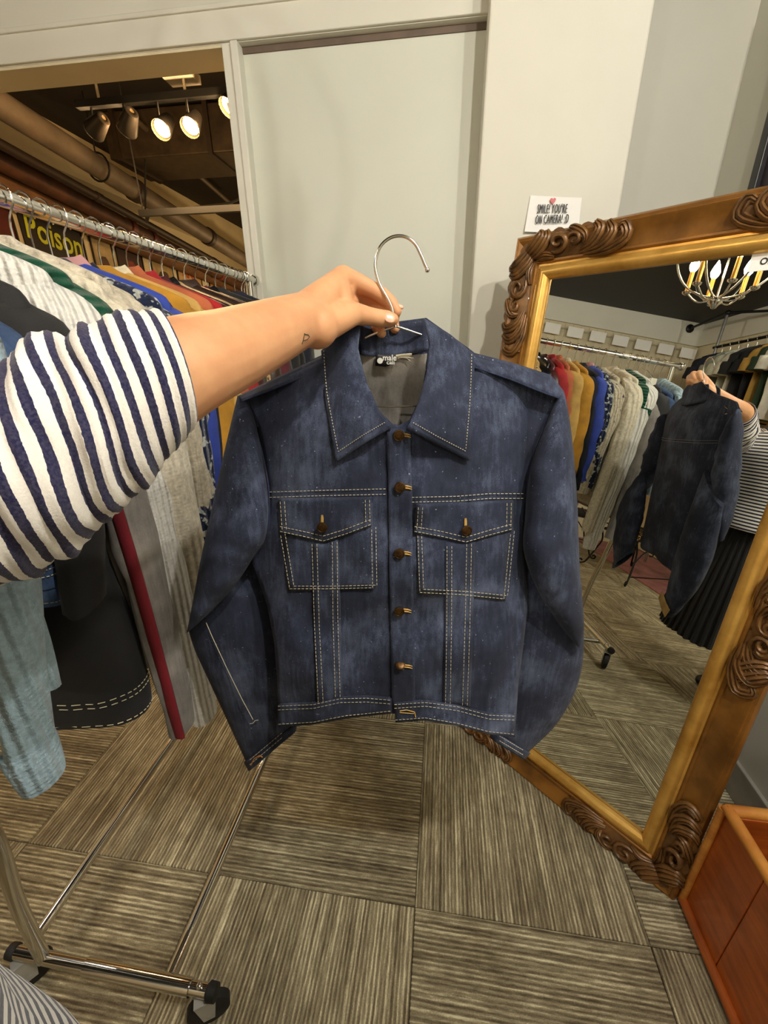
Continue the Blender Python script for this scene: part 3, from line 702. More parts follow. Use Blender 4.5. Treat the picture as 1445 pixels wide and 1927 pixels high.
# left arm: shoulder, elbow (in the sleeve), forearm, wrist
arm = [(V((-.50, -.07, 1.33)), .055), (V((-.50, .04, 1.34)), .048), (V((-.46, .13, 1.35)), .044), (at_d(-140, 970, .292), .0420), (at_d(60, 875, .311), .0420), (at_d(200, 790, .326), .0415), (at_d(328, 702, .345), .0405), (at_d(430, 661, .400), .0375), (at_d(515, 625, .458), .0335), (at_d(578, 598, .508), .0290)]
def along_arm(lst, n):
    P = smooth_path([a[0] for a in lst], n); R = smooth_vals([a[1] for a in lst], n); return P, R
P_, R_ = along_arm(arm, 4); B.capsule(P_, R_, 20)
# palm: overlapping tapered rods from wrist to knuckles and thumb base
W1 = at_d(580, 590, .508); W2 = at_d(596, 617, .505)
KI = at_d(646, 519, .560); KM = at_d(662, 535, .585); KR = at_d(668, 560, .602); KP = at_d(668, 585, .606)
B.capsule([W1, at_d(612, 556, .53), KI], [.0255, .0200, .0135]); B.capsule([W1, at_d(622, 566, .545), KM], [.024, .0195, .0130])
B.capsule([W2, at_d(630, 588, .555), KR], [.0255, .0195, .0125]); B.capsule([W2, at_d(628, 605, .556), KP], [.0225, .0175, .0115])
B.capsule([at_d(582, 618, .506), at_d(624, 606, .522), at_d(662, 592, .545)], [.021, .0195, .0150])          # thumb base
B.capsule([at_d(636, 545, .548), at_d(640, 575, .552), at_d(645, 590, .55)], [.018, .019, .017])              # web
# index, middle, ring, little finger, thumb
B.capsule([KI, at_d(676, 533, .573), at_d(704, 547, .583), at_d(716, 554, .586), at_d(736, 570, .592), at_d(745, 586, .592)], [.0132, .0122, .0112, .0112, .0098, .0086])
B.capsule([KM, at_d(690, 556, .602), at_d(712, 572, .608), at_d(732, 590, .606), at_d(741, 602, .602)], [.0128, .0115, .0108, .0095, .0085])
B.capsule([KR, at_d(692, 580, .614), at_d(716, 592, .620), at_d(736, 606, .612), at_d(743, 618, .604)], [.0120, .0108, .0102, .0092, .0078])
B.capsule([KP, at_d(686, 602, .606), at_d(702, 612, .606), at_d(714, 620, .600), at_d(718, 627, .595)], [.0108, .0098, .0092, .0084, .0074])
B.capsule([at_d(646, 594, .536), at_d(672, 591, .553), at_d(697, 596, .566), at_d(712, 599, .572), at_d(731, 600, .577), at_d(739, 601, .578)], [.0165, .0142, .0120, .0122, .0108, .0088])
# trunk, neck, head, legs, other arm (hidden by clothes or out of the picture)
PX, PY = -.36, -.065
B.capsule([(PX, PY, .86), (PX, PY+.01, 1.0), (PX, PY+.02, 1.15), (PX, PY+.01, 1.27)], [.125, .115, .118, .115], 24)
B.capsule([(PX-.1, PY, .88), (PX+.1, PY, .88)], [.12, .12], 18); B.capsule([(PX-.13, PY+.01, 1.32), (PX+.13, PY+.01, 1.32)], [.062, .062], 16)
B.capsule([(PX, PY, 1.3), (PX, PY+.01, 1.42), (PX, PY+.03, 1.47)], [.06, .052, .05], 16)
B.sphere((PX+.005, PY+.045, 1.585), .1, 20, 14, (.78, .95, 1.18))
B.sphere((PX+.005, PY+.142, 1.575), .018, 10, 8, (.7, 1.1, 1.3)); B.sphere((PX+.005, PY+.12, 1.50), .03, 10, 8, (1, .8, .8))
for s in (-1, 1):
    B.sphere((PX+.005+s*.08, PY+.035, 1.575), .026, 10, 8, (.4, .7, 1.2))
    B.capsule([(PX+s*.09, PY, .86), (PX+s*.095, PY-.06, .5), (PX+s*.07, PY-.16, .28), (PX+s*.07, PY-.24, .085)], [.085, .06, .05, .038], 16)
    B.capsule([(PX+s*.07, PY-.25, .045), (PX+s*.075, PY-.15, .035), (PX+s*.08, PY-.09, .03)], [.036, .034, .026], 12)
RA = [(PX+.17, PY, 1.31), (-.11, -.20, 1.12), (-.07, -.19, 1.07), (.05, -.13, 1.22), (.085, -.11, 1.32)]
B.capsule(RA, [.05, .042, .040, .034, .027], 16); B.capsule([RA[-1], (.09, -.105, 1.38)], [.03, .026], 12)
for k in range(4): B.capsule([(.075+k*.002, -.115+.012*k, 1.385), (.072+k*.004, -.11+.013*k, 1.425), (.062, -.105+.013*k, 1.44)], [.0095, .0085, .0075], 8)
B.capsule([(.09, -.13, 1.36), (.105, -.135, 1.40), (.10, -.125, 1.43)], [.012, .0105, .009], 8)
bd = B.build('body', SKIN, pe)
m = bd.modifiers.new('continuous', 'REMESH'); m.mode = 'VOXEL'; m.voxel_size = .0026; m.use_smooth_shade = True
m = bd.modifiers.new('smooth', 'SMOOTH'); m.factor = .5; m.iterations = 5
NAIL = plain('fingernail', 'E8B49A', .22, vary=.08, nscale=40)
tn = (CAM-at_d(735, 598, .57)).normalized(); ta = (at_d(742, 603, .577)-at_d(722, 598, .573)).normalized(); tb = tn.cross(ta).normalized(); tn2 = ta.cross(tb)
NR = Matrix((ta, tb, tn2)).transposed() @ Matrix.Rotation(radians(-28), 3, 'X')
MB().sphere(at_d(733, 598, .5665), .0078, 16, 10, (1.05, .88, .24), NR).build('thumbnail', NAIL, bd)
MB().sphere(at_d(751, 577, .590), .006, 12, 8, (1.15, .6, .5), NR).build('fingernail', NAIL, bd)
TAT = plain('tattoo_ink', '4A4436', .7)
bpy.context.view_layer.update()
_ev = bd.evaluated_get(bpy.context.evaluated_depsgraph_get()); _lo = V(pe.location)
def armpt(x, y):
    d = ray(x, y).normalized(); ok, p, nrm_, _ = _ev.ray_cast(CAM-_lo, d); return (p+_lo-d*.0002) if ok else at_d(x, y, .4775)
MB().tube([armpt(x, y) for x, y in ((573, 627), (571, 637), (568, 648))], .0007, 5).tube([armpt(x, y) for x, y in ((573, 629), (580, 630), (582, 634), (578, 639), (571, 641))], .0006, 5).build('wrist_tattoo', TAT, bd)
# hair and clothes
hair = MB().sphere((PX+.005, PY+.02, 1.61), .113, 20, 14, (.84, .96, 1.1)); hair.sphere((PX+.005, PY-.045, 1.52), .1, 18, 12, (.85, .6, 1.6))
hair.build('hair', plain('dark_brown_hair', '2A1C14', .55, vary=.5, nscale=60, bump=.4, bscale=120), pe)
for s in (-1, 1): MB().sphere((PX+.005+s*.034, PY+.128, 1.59), .012, 10, 8).build('eye', plain('eye_white', 'E8E4DE', .2), bd)
MB().tube([(PX-.02, PY+.136, 1.53), (PX+.005, PY+.142, 1.528), (PX+.03, PY+.136, 1.53)], [.003, .006, .003], 8).build('mouth', plain('lips', 'B0605A', .4), bd)
# shirt sleeve of the holding arm: rings between the upper and the lower outline
SL = [((288, 606), (369, 793), .345), ((226, 616), (320, 852), .338), ((152, 644), (258, 922), .330), ((84, 668), (192, 988), .321), ((8, 704), (112, 1050), .311), ((-84, 742), (20, 1096), .300), ((-190, 795), (-85, 1140), .288), ((-310, 850), (-200, 1190), .274)]
U = [at_d(a[0], a[1], d) for a, b, d in SL]; L_ = [at_d(b[0], b[1], d) for a, b, d in SL]
for cc, hh in (((-.475, .12, 1.345), (-.03, .03, .068)), ((-.505, .04, 1.34), (-.03, .01, .07)), ((-.50, -.05, 1.33), (-.04, 0, .075)), ((-.45, -.10, 1.325), (-.03, -.02, .08))): U.append(V(cc)+V(hh)); L_.append(V(cc)-V(hh))
NS = 14
Us = smooth_path(U, NS); Ls = smooth_path(L_, NS); rings = []; uvs = []; acc = 0.; nv = 40
cen = [(a+b)/2 for a, b in zip(Us, Ls)]
vis = []; uacc = [0.]
for i, c in enumerate(cen):
    vis.append(c+(CAM-c).normalized()*((Us[i]-Ls[i]).length*.5))
    if i: uacc.append(uacc[-1]+(vis[i]-vis[i-1]).length)
for i, c in enumerate(cen):
    if i: acc += (cen[i]-cen[i-1]).length
    t = (cen[min(i+1, len(cen)-1)]-cen[max(i-1, 0)]).normalized(); ax = (Us[i]-Ls[i])*.5; r1 = ax.length
    bx = t.cross(ax).normalized(); r2 = r1*(.94 if i < 80 else 1.); ring = []
    # gathered folds run round the sleeve, strongest half way up
    env = sstep(.03, .07, acc)*.7+.3*sstep(.0, .02, acc)
    sg_ = 1 if bx.dot(CAM-c) > 0 else -1; tilt = .30*r1*max(0, 1-acc/.22)
    for k in range(nv):
        a = 2*pi*k/nv
        w_ = noise.noise(V((cos(a)*1.3, sin(a)*1.3, acc*48)))*.0095*env + noise.noise(V((cos(a)*2.2+5, sin(a)*2.2, acc*110)))*.0038*env + .0008*sin(acc*700)
        slip = .006*noise.noise(V((cos(a)*1.1, sin(a)*1.1, acc*14+30)))*env
        ring.append(c + ax*(cos(a)*(1+w_/r1)) + bx*((r2+w_)*sin(a)) + t*(slip-tilt*sin(a)*sg_)); uvs.append((k/nv, uacc[i]+.0035+.002*noise.noise(V((cos(a), sin(a), acc*20+9)))*env))
    rings.append(ring)
MB().loft(rings, cap=False).build('shirt_sleeve', STRIPE, pe, uv=uvs, solid=.0015)
# shirt trunk
def ell(cx_, cy_, rx, ry, z, n=48, p=2.3, wr=0., seed=0, hn=6):
    out = []
    for k in range(n):
        a = 2*pi*k/n; c, s_ = cos(a), sin(a); f = (abs(c)**p+abs(s_)**p)**(-1/p)
        f *= 1+wr*noise.noise(V((c*2, s_*2, z*7+seed)))
        out.append(V((cx_+rx*f*c, cy_+ry*f*s_, z)))
    return out
prof = [(.925, .185, .148), (.95, .180, .146), (1.0, .168, .14), (1.06, .162, .136), (1.14, .166, .138), (1.22, .178, .138), (1.29, .185, .125), (1.34, .175, .10), (1.375, .12, .08), (1.395, .08, .068)]
zz = smooth_vals([p[0] for p in prof], 5); ax_ = smooth_vals([p[1] for p in prof], 5); ay_ = smooth_vals([p[2] for p in prof], 5)
rings = [ell(PX+.0, PY+.07 if False else PY+.05, a, b, z, wr=.05, seed=3) for z, a, b in zip(zz, ax_, ay_)]
uvs = [(k/48, z) for z in zz for k in range(48)]
MB().loft(rings, cap=False).build('shirt', STRIPE_B, pe, uv=uvs, solid=.002)
rp = smooth_path([V(p) for p in RA[:4]], 8); rr = smooth_vals([.062, .052, .05, .046], 8); mb = MB().tube(rp, rr, 24, cap=False); uvs = []; acc = 0
for i, p in enumerate(rp):
    if i: acc += (rp[i]-rp[i-1]).length
    uvs += [(k/24, acc) for k in range(24)]
mb.build('shirt_sleeve', STRIPE_B, pe, uv=uvs, solid=.0015)
# pleated black skirt
rings = []
for i in range(15):
    q = i/14; z = lerp(.955, .34, q); rx = lerp(.150, .245, q**.9); ry = lerp(.118, .205, q**.9); ring = []
    for k in range(168):
        a = 2*pi*k/168; pl_ = 1+(.012+.05*q)*(1 if (k % 4) < 2 else -1)*.5+.03*q*noise.noise(V((cos(a)*3, sin(a)*3, 2)))
        ring.append(V((PX+rx*pl_*cos(a), PY+.05+ry*pl_*sin(a), z+.012*q*noise.noise(V((cos(a)*4, sin(a)*4, 7))))))
    rings.append(ring)
MB().loft(rings, cap=False).build('skirt', plain('black_pleated_cloth', '0B0B0D', .75, vary=.3, sheen=.1), pe, smooth=False, solid=.002)
for s in (-1, 1):
    MB().capsule([(PX+s*.07, PY-.255, .05), (PX+s*.075, PY-.15, .042), (PX+s*.08, PY-.08, .036)], [.042, .040, .031], 14).build('shoe', plain('black_shoe', '151414', .4), pe)

# ================================================================== CLOTHES RACK on the left
RX, RZ = -.745, 1.68
rk = thing('clothes_rack', 'chrome rolling clothes rack packed with garments along the left side', 'clothes rack', (RX, 1.05, 0))
MB().tube([(RX, .335, RZ), (RX, 1.735, RZ)], .0135, 16).build('top_rail', CHROME, rk)
for y in (.325, 1.745): MB().sphere((RX, y, RZ), .021, 14, 10).build('rail_cap', CHROME, rk)
up1 = smooth_path([(RX, .37, RZ-.01), (RX-.005, .37, 1.2), (RX-.02, .375, .80), (RX-.045, .385, .59), (RX-.095, .392, .366), (RX-.124, .397, .145), (RX-.13, .398, .118)], 6)
MB().tube(up1, .0145, 14).build('upright', CHROME, rk)
MB().tube([(RX, 1.70, RZ-.01), (RX, 1.70, .12)], .0145, 14).build('upright', CHROME, rk)
for y in (.398, 1.70):
    cb = MB().tube([(-.955, y, .12), (-.45, y, .12)], .0135, 14).build('foot_bar', CHROME, rk)
    MB().tube([(-.76, y, .12), (-.50, y, .12)], .0165, 14).build('bar_sleeve', CHROME, cb)
    MB().lathe((-.445, y, .12), [(.003, .008), (.017, .006), (.018, -.012), (.0135, -.016)], 14, 'X').build('end_cap', RUBBER, cb)
    MB().lathe((-.955, y, .12), [(.003, -.008), (.016, -.006), (.017, .01), (.0135, .014)], 14, 'X').build('end_cap', RUBBER, cb)
    MB().sphere((-.477, y, .136), .007, 8, 6).build('bolt', CHROME, cb)
for x in (-.93, -.562): MB().tube([(x, .398, .108), (x, 1.70, .108)], .0125, 14).build('base_rail', CHROME, rk)
def caster(x, y, rz):
    R = Matrix.Rotation(rz, 3, 'Z'); c = V((x, y, .046))
    w = MB().lathe(c, [(.004, -.013), (.039, -.013), (.046, -.009), (.046, .009), (.039, .013), (.004, .013)], 22, 'Y', R).build('caster_wheel', RUBBER, rk)
    mb = MB()
    for s in (-1, 1):
        P = [R @ V((a, s*.016, b)) for a, b in ((-.012, -.012), (.012, -.012), (.022, .052), (-.022, .052))]; Q = [p+R @ V((0, s*.002, 0)) for p in P]
        mb.add([c+p for p in P+Q], [(0, 1, 2, 3), (7, 6, 5, 4), (0, 4, 5, 1), (1, 5, 6, 2), (2, 6, 7, 3), (3, 7, 4, 0)])
    mb.box(c+V((0, 0, .053)), (.046, .036, .004), R); mb.tube([c+V((0, 0, .05)), c+V((0, 0, .074))], .006, 8)
    mb.lathe(c, [(.001, -.019), (.006, -.018), (.006, .018), (.001, .019)], 8, 'Y', R)
    mb.build('caster_fork', plain('steel_fork', 'C4C4C0', .45, .5), w)
for x, y, r in ((-.470, .398, .5), (-.935, .398, .9), (-.470, 1.70, -.3), (-.935, 1.70, .4)): caster(x, y, r)

# hangers and garments
def hanger(y, rz, label, z=RZ, x=RX, zneck=1.59, half=.195, grp='chrome hangers hooked on the long rail'):
    h = thing('garment_hanger', label, 'hanger', (x, y, zneck-.06), grp)
    R = Matrix.Rotation(rz, 3, 'Z'); o = V((x, y, 0))
    r = .0195; pts = [V((-.022, 0, z-.012))] if False else []
    for k in range(11):
        a = radians(-35+k*24); pts.append(V((r*cos(a)*-1, 0, z+r*sin(a))))
    pts += [V((.004, 0, z-.026)), V((0, 0, z-.04)), V((0, 0, zneck+.012))]
    MB().tube([o+R @ p for p in pts], .0017, 6).build('hook', WIRE, h)
    MB().tube([o+R @ V(p) for p in ((0, 0, zneck+.014), (half*.5, 0, zneck-.012), (half, 0, zneck-.058))], .0019, 6).tube([o+R @ V(p) for p in ((0, 0, zneck+.014), (-half*.5, 0, zneck-.012), (-half, 0, zneck-.058))], .0019, 6).tube([o+R @ V((-half, 0, zneck-.058)), o+R @ V((half, 0, zneck-.058))], .0016, 6).build('arms', WIRE, h)
    return h
def SE(n):
    out = []
    for k in range(n):
        c, s = cos(2*pi*k/n), sin(2*pi*k/n); f = (abs(c)**2.6+abs(s)**2.6)**(-1/2.6); out.append((c*f, s*f))
    return out
def garment(name, label, cat, y, mat, rz=0., ln=.62, sl=.56, sw=.215, th=.030, sr=.048, seed=0, x=RX, zn=1.595, sleeve=None, cuff=None, hem=None, collar=None, lean=-.03, short=False, stitch=False, band=None, stripe=None, grp='garments hanging on the long rail', flare=0.):
    g = thing(name, label, cat, (x, y, zn-ln), grp)
    R = Matrix.Rotation(rz, 3, 'Z'); o = V((x, y, zn))
    def T(p): return o + R @ V(p)
    prof = [(.008, .055, .012), (-.004, .075, .018), (-.022, .125, .022), (-.045, sw*.86, .024), (-.066, sw, .026), (-.12, sw*1.02, th), (-.25, sw*.99, th*1.15), (-.42, sw*(.98+flare*.5), th*1.15), (-ln+.05, sw*(.97+flare), th*1.1), (-ln, sw*(.96+flare), th*1.0)]
    Z = smooth_vals([p[0] for p in prof], 4); A = smooth_vals([p[1] for p in prof], 4); Bt = smooth_vals([p[2] for p in prof], 4)
    n = 32; rings = []
    def bp(t, z, f=1., out=0.):
        i = 0
        while i < len(Z)-2 and Z[i+1] > z: i += 1
        u = (Z[i]-z)/max(1e-6, Z[i]-Z[i+1]); a = lerp(A[i], A[i+1], u); b = lerp(Bt[i], Bt[i+1], u)
        c, s = cos(t), sin(t); g_ = (abs(c)**2.6+abs(s)**2.6)**(-1/2.6); px, py = a*g_*c, b*g_*s
        wv = noise.noise(V((px*14, z*5, seed)))*.012*min(1, max(0, -z)/.15)+noise.noise(V((px*34, z*9, seed+9)))*.005*min(1, max(0, -z)/.1)
        l_ = math.hypot(c/a, s/b)
        return T((px*f+out*c/a/l_, py*f+out*s/b/l_+wv+lean*.3*max(0, -z), z))
    for z, a, b in zip(Z, A, Bt):
        ring = []
        for k in range(n):
            t = 2*pi*k/n; c, s = cos(t), sin(t); f = (abs(c)**2.6+abs(s)**2.6)**(-1/2.6)
            px, py = a*f*c, b*f*s
            wv = noise.noise(V((px*14, z*5, seed)))*.012*min(1, max(0, -z)/.15)+noise.noise(V((px*34, z*9, seed+9)))*.005*min(1, max(0, -z)/.1)
            ring.append(T((px, py+wv+lean*.3*max(0, -z), z)))
        rings.append(ring)
    b_ = MB().loft(rings).build('body', mat, g)
    sm = sleeve or mat
    for s in (-1, 1):
        L = .22 if short else sl
        path = [(s*(sw-.03), 0, -.072), (s*(sw+.012), lean*.1, -.11), (s*(sw+.032), lean*.3, -.2), (s*(sw+.036+(.03 if short else 0)), lean*.7, -.072-L*.5), (s*(sw+.022+(.05 if short else 0)), lean*1.3, -.072-L)]
        rad = [sr*.7, sr, sr*1.02, sr*.95, sr*(.78 if not short else 1.2)]
        P = smooth_path(path, 5); Rr = smooth_vals(rad, 5); rr_ = []; nn = 18
        for i, (p, r_) in enumerate(zip(P, Rr)):
            ring = []
            for k in range(nn):
                t = 2*pi*k/nn; w_ = 1+.22*noise.noise(V((cos(t)*1.5, sin(t)*1.5+s, p.z*16+seed)))
                ring.append(T((p.x+r_*w_*cos(t)*.62, p.y+r_*w_*sin(t)*.85, p.z+.006*sin(t))))
            rr_.append(ring)
        so = MB().loft(rr_).build('sleeve', sm, g)
        if stripe and s > 0: MB().tube([T((p.x+r_*.30, p.y-r_*.72, p.z)) for p, r_ in zip(P[2:], Rr[2:])], .013, 8, flat=(1, .5)).build('side_stripe', stripe, so)
        if cuff:
            e = P[-1]; rc = Rr[-1]
            rr2 = [[T((e.x+rc*f*cos(2*pi*k/nn)*.6, e.y+rc*f*sin(2*pi*k/nn)*.82, e.z+dz)) for k in range(nn)] for f, dz in ((1.06, .012), (1.12, 0), (1.0, -.045), (.95, -.055))]
            MB().loft(rr2).build('cuff', cuff, so)
    if hem:
        rr2 = [[bp(2*pi*k/n, -ln+dz, 1, o_) for k in range(n)] for dz, o_ in ((.06, .001), (.055, .006), (.03, .009), (.005, .008), (.0, .002))]
        MB().loft(rr2).build('hem_band', hem, b_)
    if band:
        rr2 = [[bp(2*pi*k/n, band[1]+dz, 1, .002) for k in range(n)] for dz in (band[2], 0, -band[2])]
        MB().loft(rr2).build('chest_band', band[0], b_)
    if collar:
        cr = []
        for f, z in ((1.3, -.022), (1.22, -.006), (1.02, .010), (.92, .016), (.8, .012)):
            cr.append([T((.062*f*cos(2*pi*k/16), .024*f*sin(2*pi*k/16), z-.012*max(0, -sin(2*pi*k/16)))) for k in range(16)])
        MB().loft(cr).build('collar', collar, g)
    if stitch:
        mb = MB()
        for dz in (.062, .052, .008):
            for k in range(60): mb.tube([bp(2*pi*k/60, -ln+dz, 1, .0012), bp(2*pi*(k+.6)/60, -ln+dz, 1, .0012)], .0009, 4)
        tag(mb.build('hem_stitching', STITCH, b_), kind='stuff')
    return g
KN = knit_mat
C_CREAM = KN('cream_knit', 'E6DDC6', 300, .7); C_WHITE = KN('white_fuzzy_knit', 'E8E6E0', 420, .9, .1); C_RIB = KN('cream_rib_knit', 'DDD2BC', 190, 1.3)
C_GREEN = KN('green_rib_knit', '18503A', 420, 1.0, .3, horiz=True); C_LBLUE = KN('pale_blue_knit', 'A9C4D2', 330, 1.0, .18); C_FLORAL = KN('floral_oatmeal_knit', 'CFC5AC', 420, .7, .25, spots=((76, 52, 84), 26, .17))
C_NAVY = KN('navy_fairisle_knit', '1E2846', 350, .9, .3, flecks=((186, 190, 184), 55)); C_BLK = plain('black_twill', '131316', .8, vary=.35, bump=.2, bscale=500, sheen=.05)
C_FAIR = KN('oatmeal_patterned_knit', 'D9CDB0', 300, .9, .25, flecks=((150, 120, 96), 70))
C_BLUE = plain('royal_blue_cloth', '2A44A8', .8, vary=.25, bump=.15, bscale=300); C_DNAVY = plain('dark_navy_cloth', '161B30', .85, vary=.3, bump=.15, bscale=300)
C_MUST = plain('mustard_suede', 'C08A26', .9, vary=.22, nscale=16, bump=.15, bscale=200); C_TAN = plain('tan_suede', 'CFA65A', .9, vary=.2, nscale=16, bump=.15, bscale=200)
C_RUST = plain('rust_suede', 'B9633C', .85, vary=.2, bump=.15, bscale=200); C_RED = plain('red_wool', 'A8161E', .85, vary=.25, bump=.2, bscale=300); C_MAR = plain('maroon_leather', '4A141A', .42, vary=.3)
C_LEA = plain('black_leather', '0E0E10', .32, vary=.3, bump=.25, bscale=90); C_BRN = plain('brown_leather', '3A241A', .38, vary=.35, bump=.2, bscale=90); C_GREY = denim_mat('grey_denim', (84, 82, 82), (126, 122, 118), (160, 154, 148), False)
C_CRIM = plain('crimson_ribbon', '7E1424', .8); C_DEN = denim_mat('faded_blue_denim', (38, 54, 84), (58, 78, 112), (92, 116, 150), False); C_FLEECE = plain('cream_fleece', 'DCCFB0', .95, vary=.2, nscale=60, bump=.8, bscale=120)
C_PINK = plain('dusty_pink_wool', 'C08E90', .9, vary=.15); C_LEOP = KN('tan_spotted_knit', 'C9A66A', 300, .5, .2, spots=((60, 40, 26), 40, .2)); C_BURG = plain('burgundy_wool', '5E1E28', .85, vary=.25)
C_OFFW = plain('off_white_canvas', 'DAD4C2', .85, vary=.12, bump=.15, bscale=300)
G = [ # y, name, label, category, material, options
 (.422, 'knit_sweater', 'pale blue knitted sweater with long drooping sleeve near the rack end', 'sweater', C_LBLUE, dict(ln=.60, sl=.55, th=.026, lean=-.075, cuff=C_LBLUE, sr=.046, rz=-.03)),
 (.460, 'denim_jacket', 'faded blue denim jacket behind the pale blue sweater on the left rail', 'jacket', C_DEN, dict(ln=.46, sl=.26, rz=-.03, stitch=True, zup=-.04)),
 (.500, 'denim_jacket', 'black denim jacket with cream stitched hem beside the pale blue sweater', 'jacket', C_BLK, dict(ln=.745, sl=.40, sw=.222, th=.060, sr=.050, stitch=True, lean=-.06, rz=.10, flare=.12, zup=-.022)),
 (.576, 'knit_sweater', 'white fuzzy sweater hanging behind the black denim jacket', 'sweater', C_WHITE, dict(ln=.74, sl=.82, lean=.06, cuff=C_WHITE, sr=.054, zup=.015)),
 (.612, 'knit_cardigan', 'dark green ribbed cardigan between white and cream knits', 'cardigan', C_GREEN, dict(ln=.60, sl=.27, sr=.052)),
 (.548, 'denim_coat', 'grey denim coat with a crimson stripe down its edge', 'coat', C_GREY, dict(ln=.70, sl=.74, stripe=C_CRIM, lean=.02, sr=.046, zup=-.06)),
 (.650, 'knit_cardigan', 'smooth cream cardigan next to the green ribbed one', 'cardigan', C_CREAM, dict(ln=.70, sl=.72, cuff=C_CREAM, lean=.03, sr=.05)),
 (.694, 'knit_cardigan', 'cream cardigan with heavy vertical ribbing on the left rack', 'cardigan', C_RIB, dict(ln=.68, sl=.62, cuff=C_RIB, lean=-.04, sr=.055, th=.034)),
 (.748, 'knit_cardigan', 'oatmeal cardigan sprinkled with tiny dark purple flowers', 'cardigan', C_FLORAL, dict(ln=.64, sl=.52, cuff=C_FLORAL, lean=.03, sr=.054, th=.034)),
 (.784, 'knit_sweater', 'navy sweater with pale fair isle flecks beside the flowered cardigan', 'sweater', C_NAVY, dict(ln=.62, sl=.54)),
 (.820, 'wool_jacket', 'royal blue jacket with dusty pink collar on the left rack', 'jacket', C_BLUE, dict(ln=.58, sl=.52, collar=C_PINK)),
 (.858, 'wool_jacket', 'dark navy jacket between royal blue and mustard ones', 'jacket', C_DNAVY, dict(ln=.70, sl=.56, collar=C_DNAVY)),
 (.900, 'suede_jacket', 'mustard suede jacket with cream fleece hem on the rack', 'jacket', C_MUST, dict(ln=.70, sl=.62, hem=C_FLEECE, sr=.054)),
 (.944, 'suede_jacket', 'tan suede jacket with fleece collar next to the mustard one', 'jacket', C_TAN, dict(ln=.64, sl=.66, collar=C_FLEECE, sr=.054, th=.034)),
 (.988, 'suede_jacket', 'rust orange suede jacket between tan and red ones', 'jacket', C_RUST, dict(ln=.62, sl=.52, collar=C_RUST, sr=.05)),
 (1.028, 'wool_coat', 'bright red wool coat next to the rust suede jacket', 'coat', C_RED, dict(ln=.80, sl=.56, collar=C_RED)),
 (1.068, 'leather_jacket', 'maroon leather jacket hanging beside the red coat', 'jacket', C_MAR, dict(ln=.62, sl=.54, collar=C_MAR)),
 (1.112, 'leather_jacket', 'black leather jacket next to the maroon leather one', 'jacket', C_LEA, dict(ln=.64, sl=.56, collar=C_LEA)),
 (1.160, 'knit_cardigan', 'tan cardigan with dark brown spots among the leather jackets', 'cardigan', C_LEOP, dict(ln=.60, sl=.52)),
 (1.210, 'leather_jacket', 'dark brown leather jacket behind the spotted cardigan', 'jacket', C_BRN, dict(ln=.64, sl=.56, collar=C_BRN)),
 (1.262, 'wool_coat', 'burgundy wool coat two places behind the spotted cardigan', 'coat', C_BURG, dict(ln=.82, sl=.58, collar=C_BURG)),
 (1.318, 'leather_jacket', 'black leather jacket just behind the burgundy coat', 'jacket', C_LEA, dict(ln=.62, sl=.56, collar=C_LEA)),
 (1.376, 'wool_coat', 'long black coat in the far half of the left rack', 'coat', C_BLK, dict(ln=.90, sl=.58)),
 (1.436, 'leather_jacket', 'black leather jacket third from the far end of the rack', 'jacket', C_LEA, dict(ln=.64, sl=.56, collar=C_LEA)),
 (1.500, 'wool_jacket', 'dark navy jacket second from the far end of the rack', 'jacket', C_DNAVY, dict(ln=.66, sl=.56)),
 (1.570, 'leather_jacket', 'black leather jacket last at the far end of the rack', 'jacket', C_LEA, dict(ln=.62, sl=.55, collar=C_LEA)),
]
for k, (y, nm, lab, cat, mt, op) in enumerate(G):
    op = dict(op); rz = op.pop('rz', random.uniform(-.07, .07)); dz = random.uniform(-.012, .012); dx = random.uniform(-.008, .008)
    hanger(y, rz, 'chrome hanger of the ' + ' '.join(lab.split(' with long')[0].split(' on the left')[0].split(' on the rack')[0].split()[:12]), x=RX, zneck=1.592+dz+op.get('zup', 0.))
    garment(nm, lab, cat, y, mt, rz=rz, seed=k*3.7, x=RX+dx, zn=1.597+dz+op.pop('zup', 0.), **op)
# bare hangers left on the rail
for y, r, lab in ((1.625, .2, 'bare chrome hanger next to last leather jacket at rail end'), (1.648, -.15, 'bare chrome hanger second from the far rail cap'), (1.668, .1, 'bare chrome hanger nearest the far rail cap')): hanger(y, r, lab)
# black jeans clipped by the waist near the front of the rail (seen in the mirror)
jn = thing('black_jeans', 'black jeans clipped by the waist near the front of the left rail', 'jeans', (RX, .53, .90), 'garments hanging on the long rail')
mb = MB(); rr = [[V((RX+.02+a*cos(t), .532+.016*sin(t), z)) for t in [2*pi*k/20 for k in range(20)]] for z, a in ((1.515, .17), (1.45, .18), (1.36, .185))]
MB().loft(rr).build('waist', C_BLK, jn)
for s in (-1, 1): MB().loft([[V((RX+.02+s*(.10+d)+a*cos(t), .532+.014*sin(t), z)) for t in [2*pi*k/16 for k in range(16)]] for z, a, d in ((1.37, .092, 0), (1.2, .09, .006), (1.02, .09, .01), (.90, .086, .012))]).build('trouser_leg', C_BLK, jn)
for s in (-.12, .12): MB().box((RX+.02+s, .532, 1.535), (.022, .03, .07)).build('clip', CHROME, jn, smooth=False)
hanger(.532, .03, 'chrome clip hanger above the black jeans', zneck=1.625, half=.15)

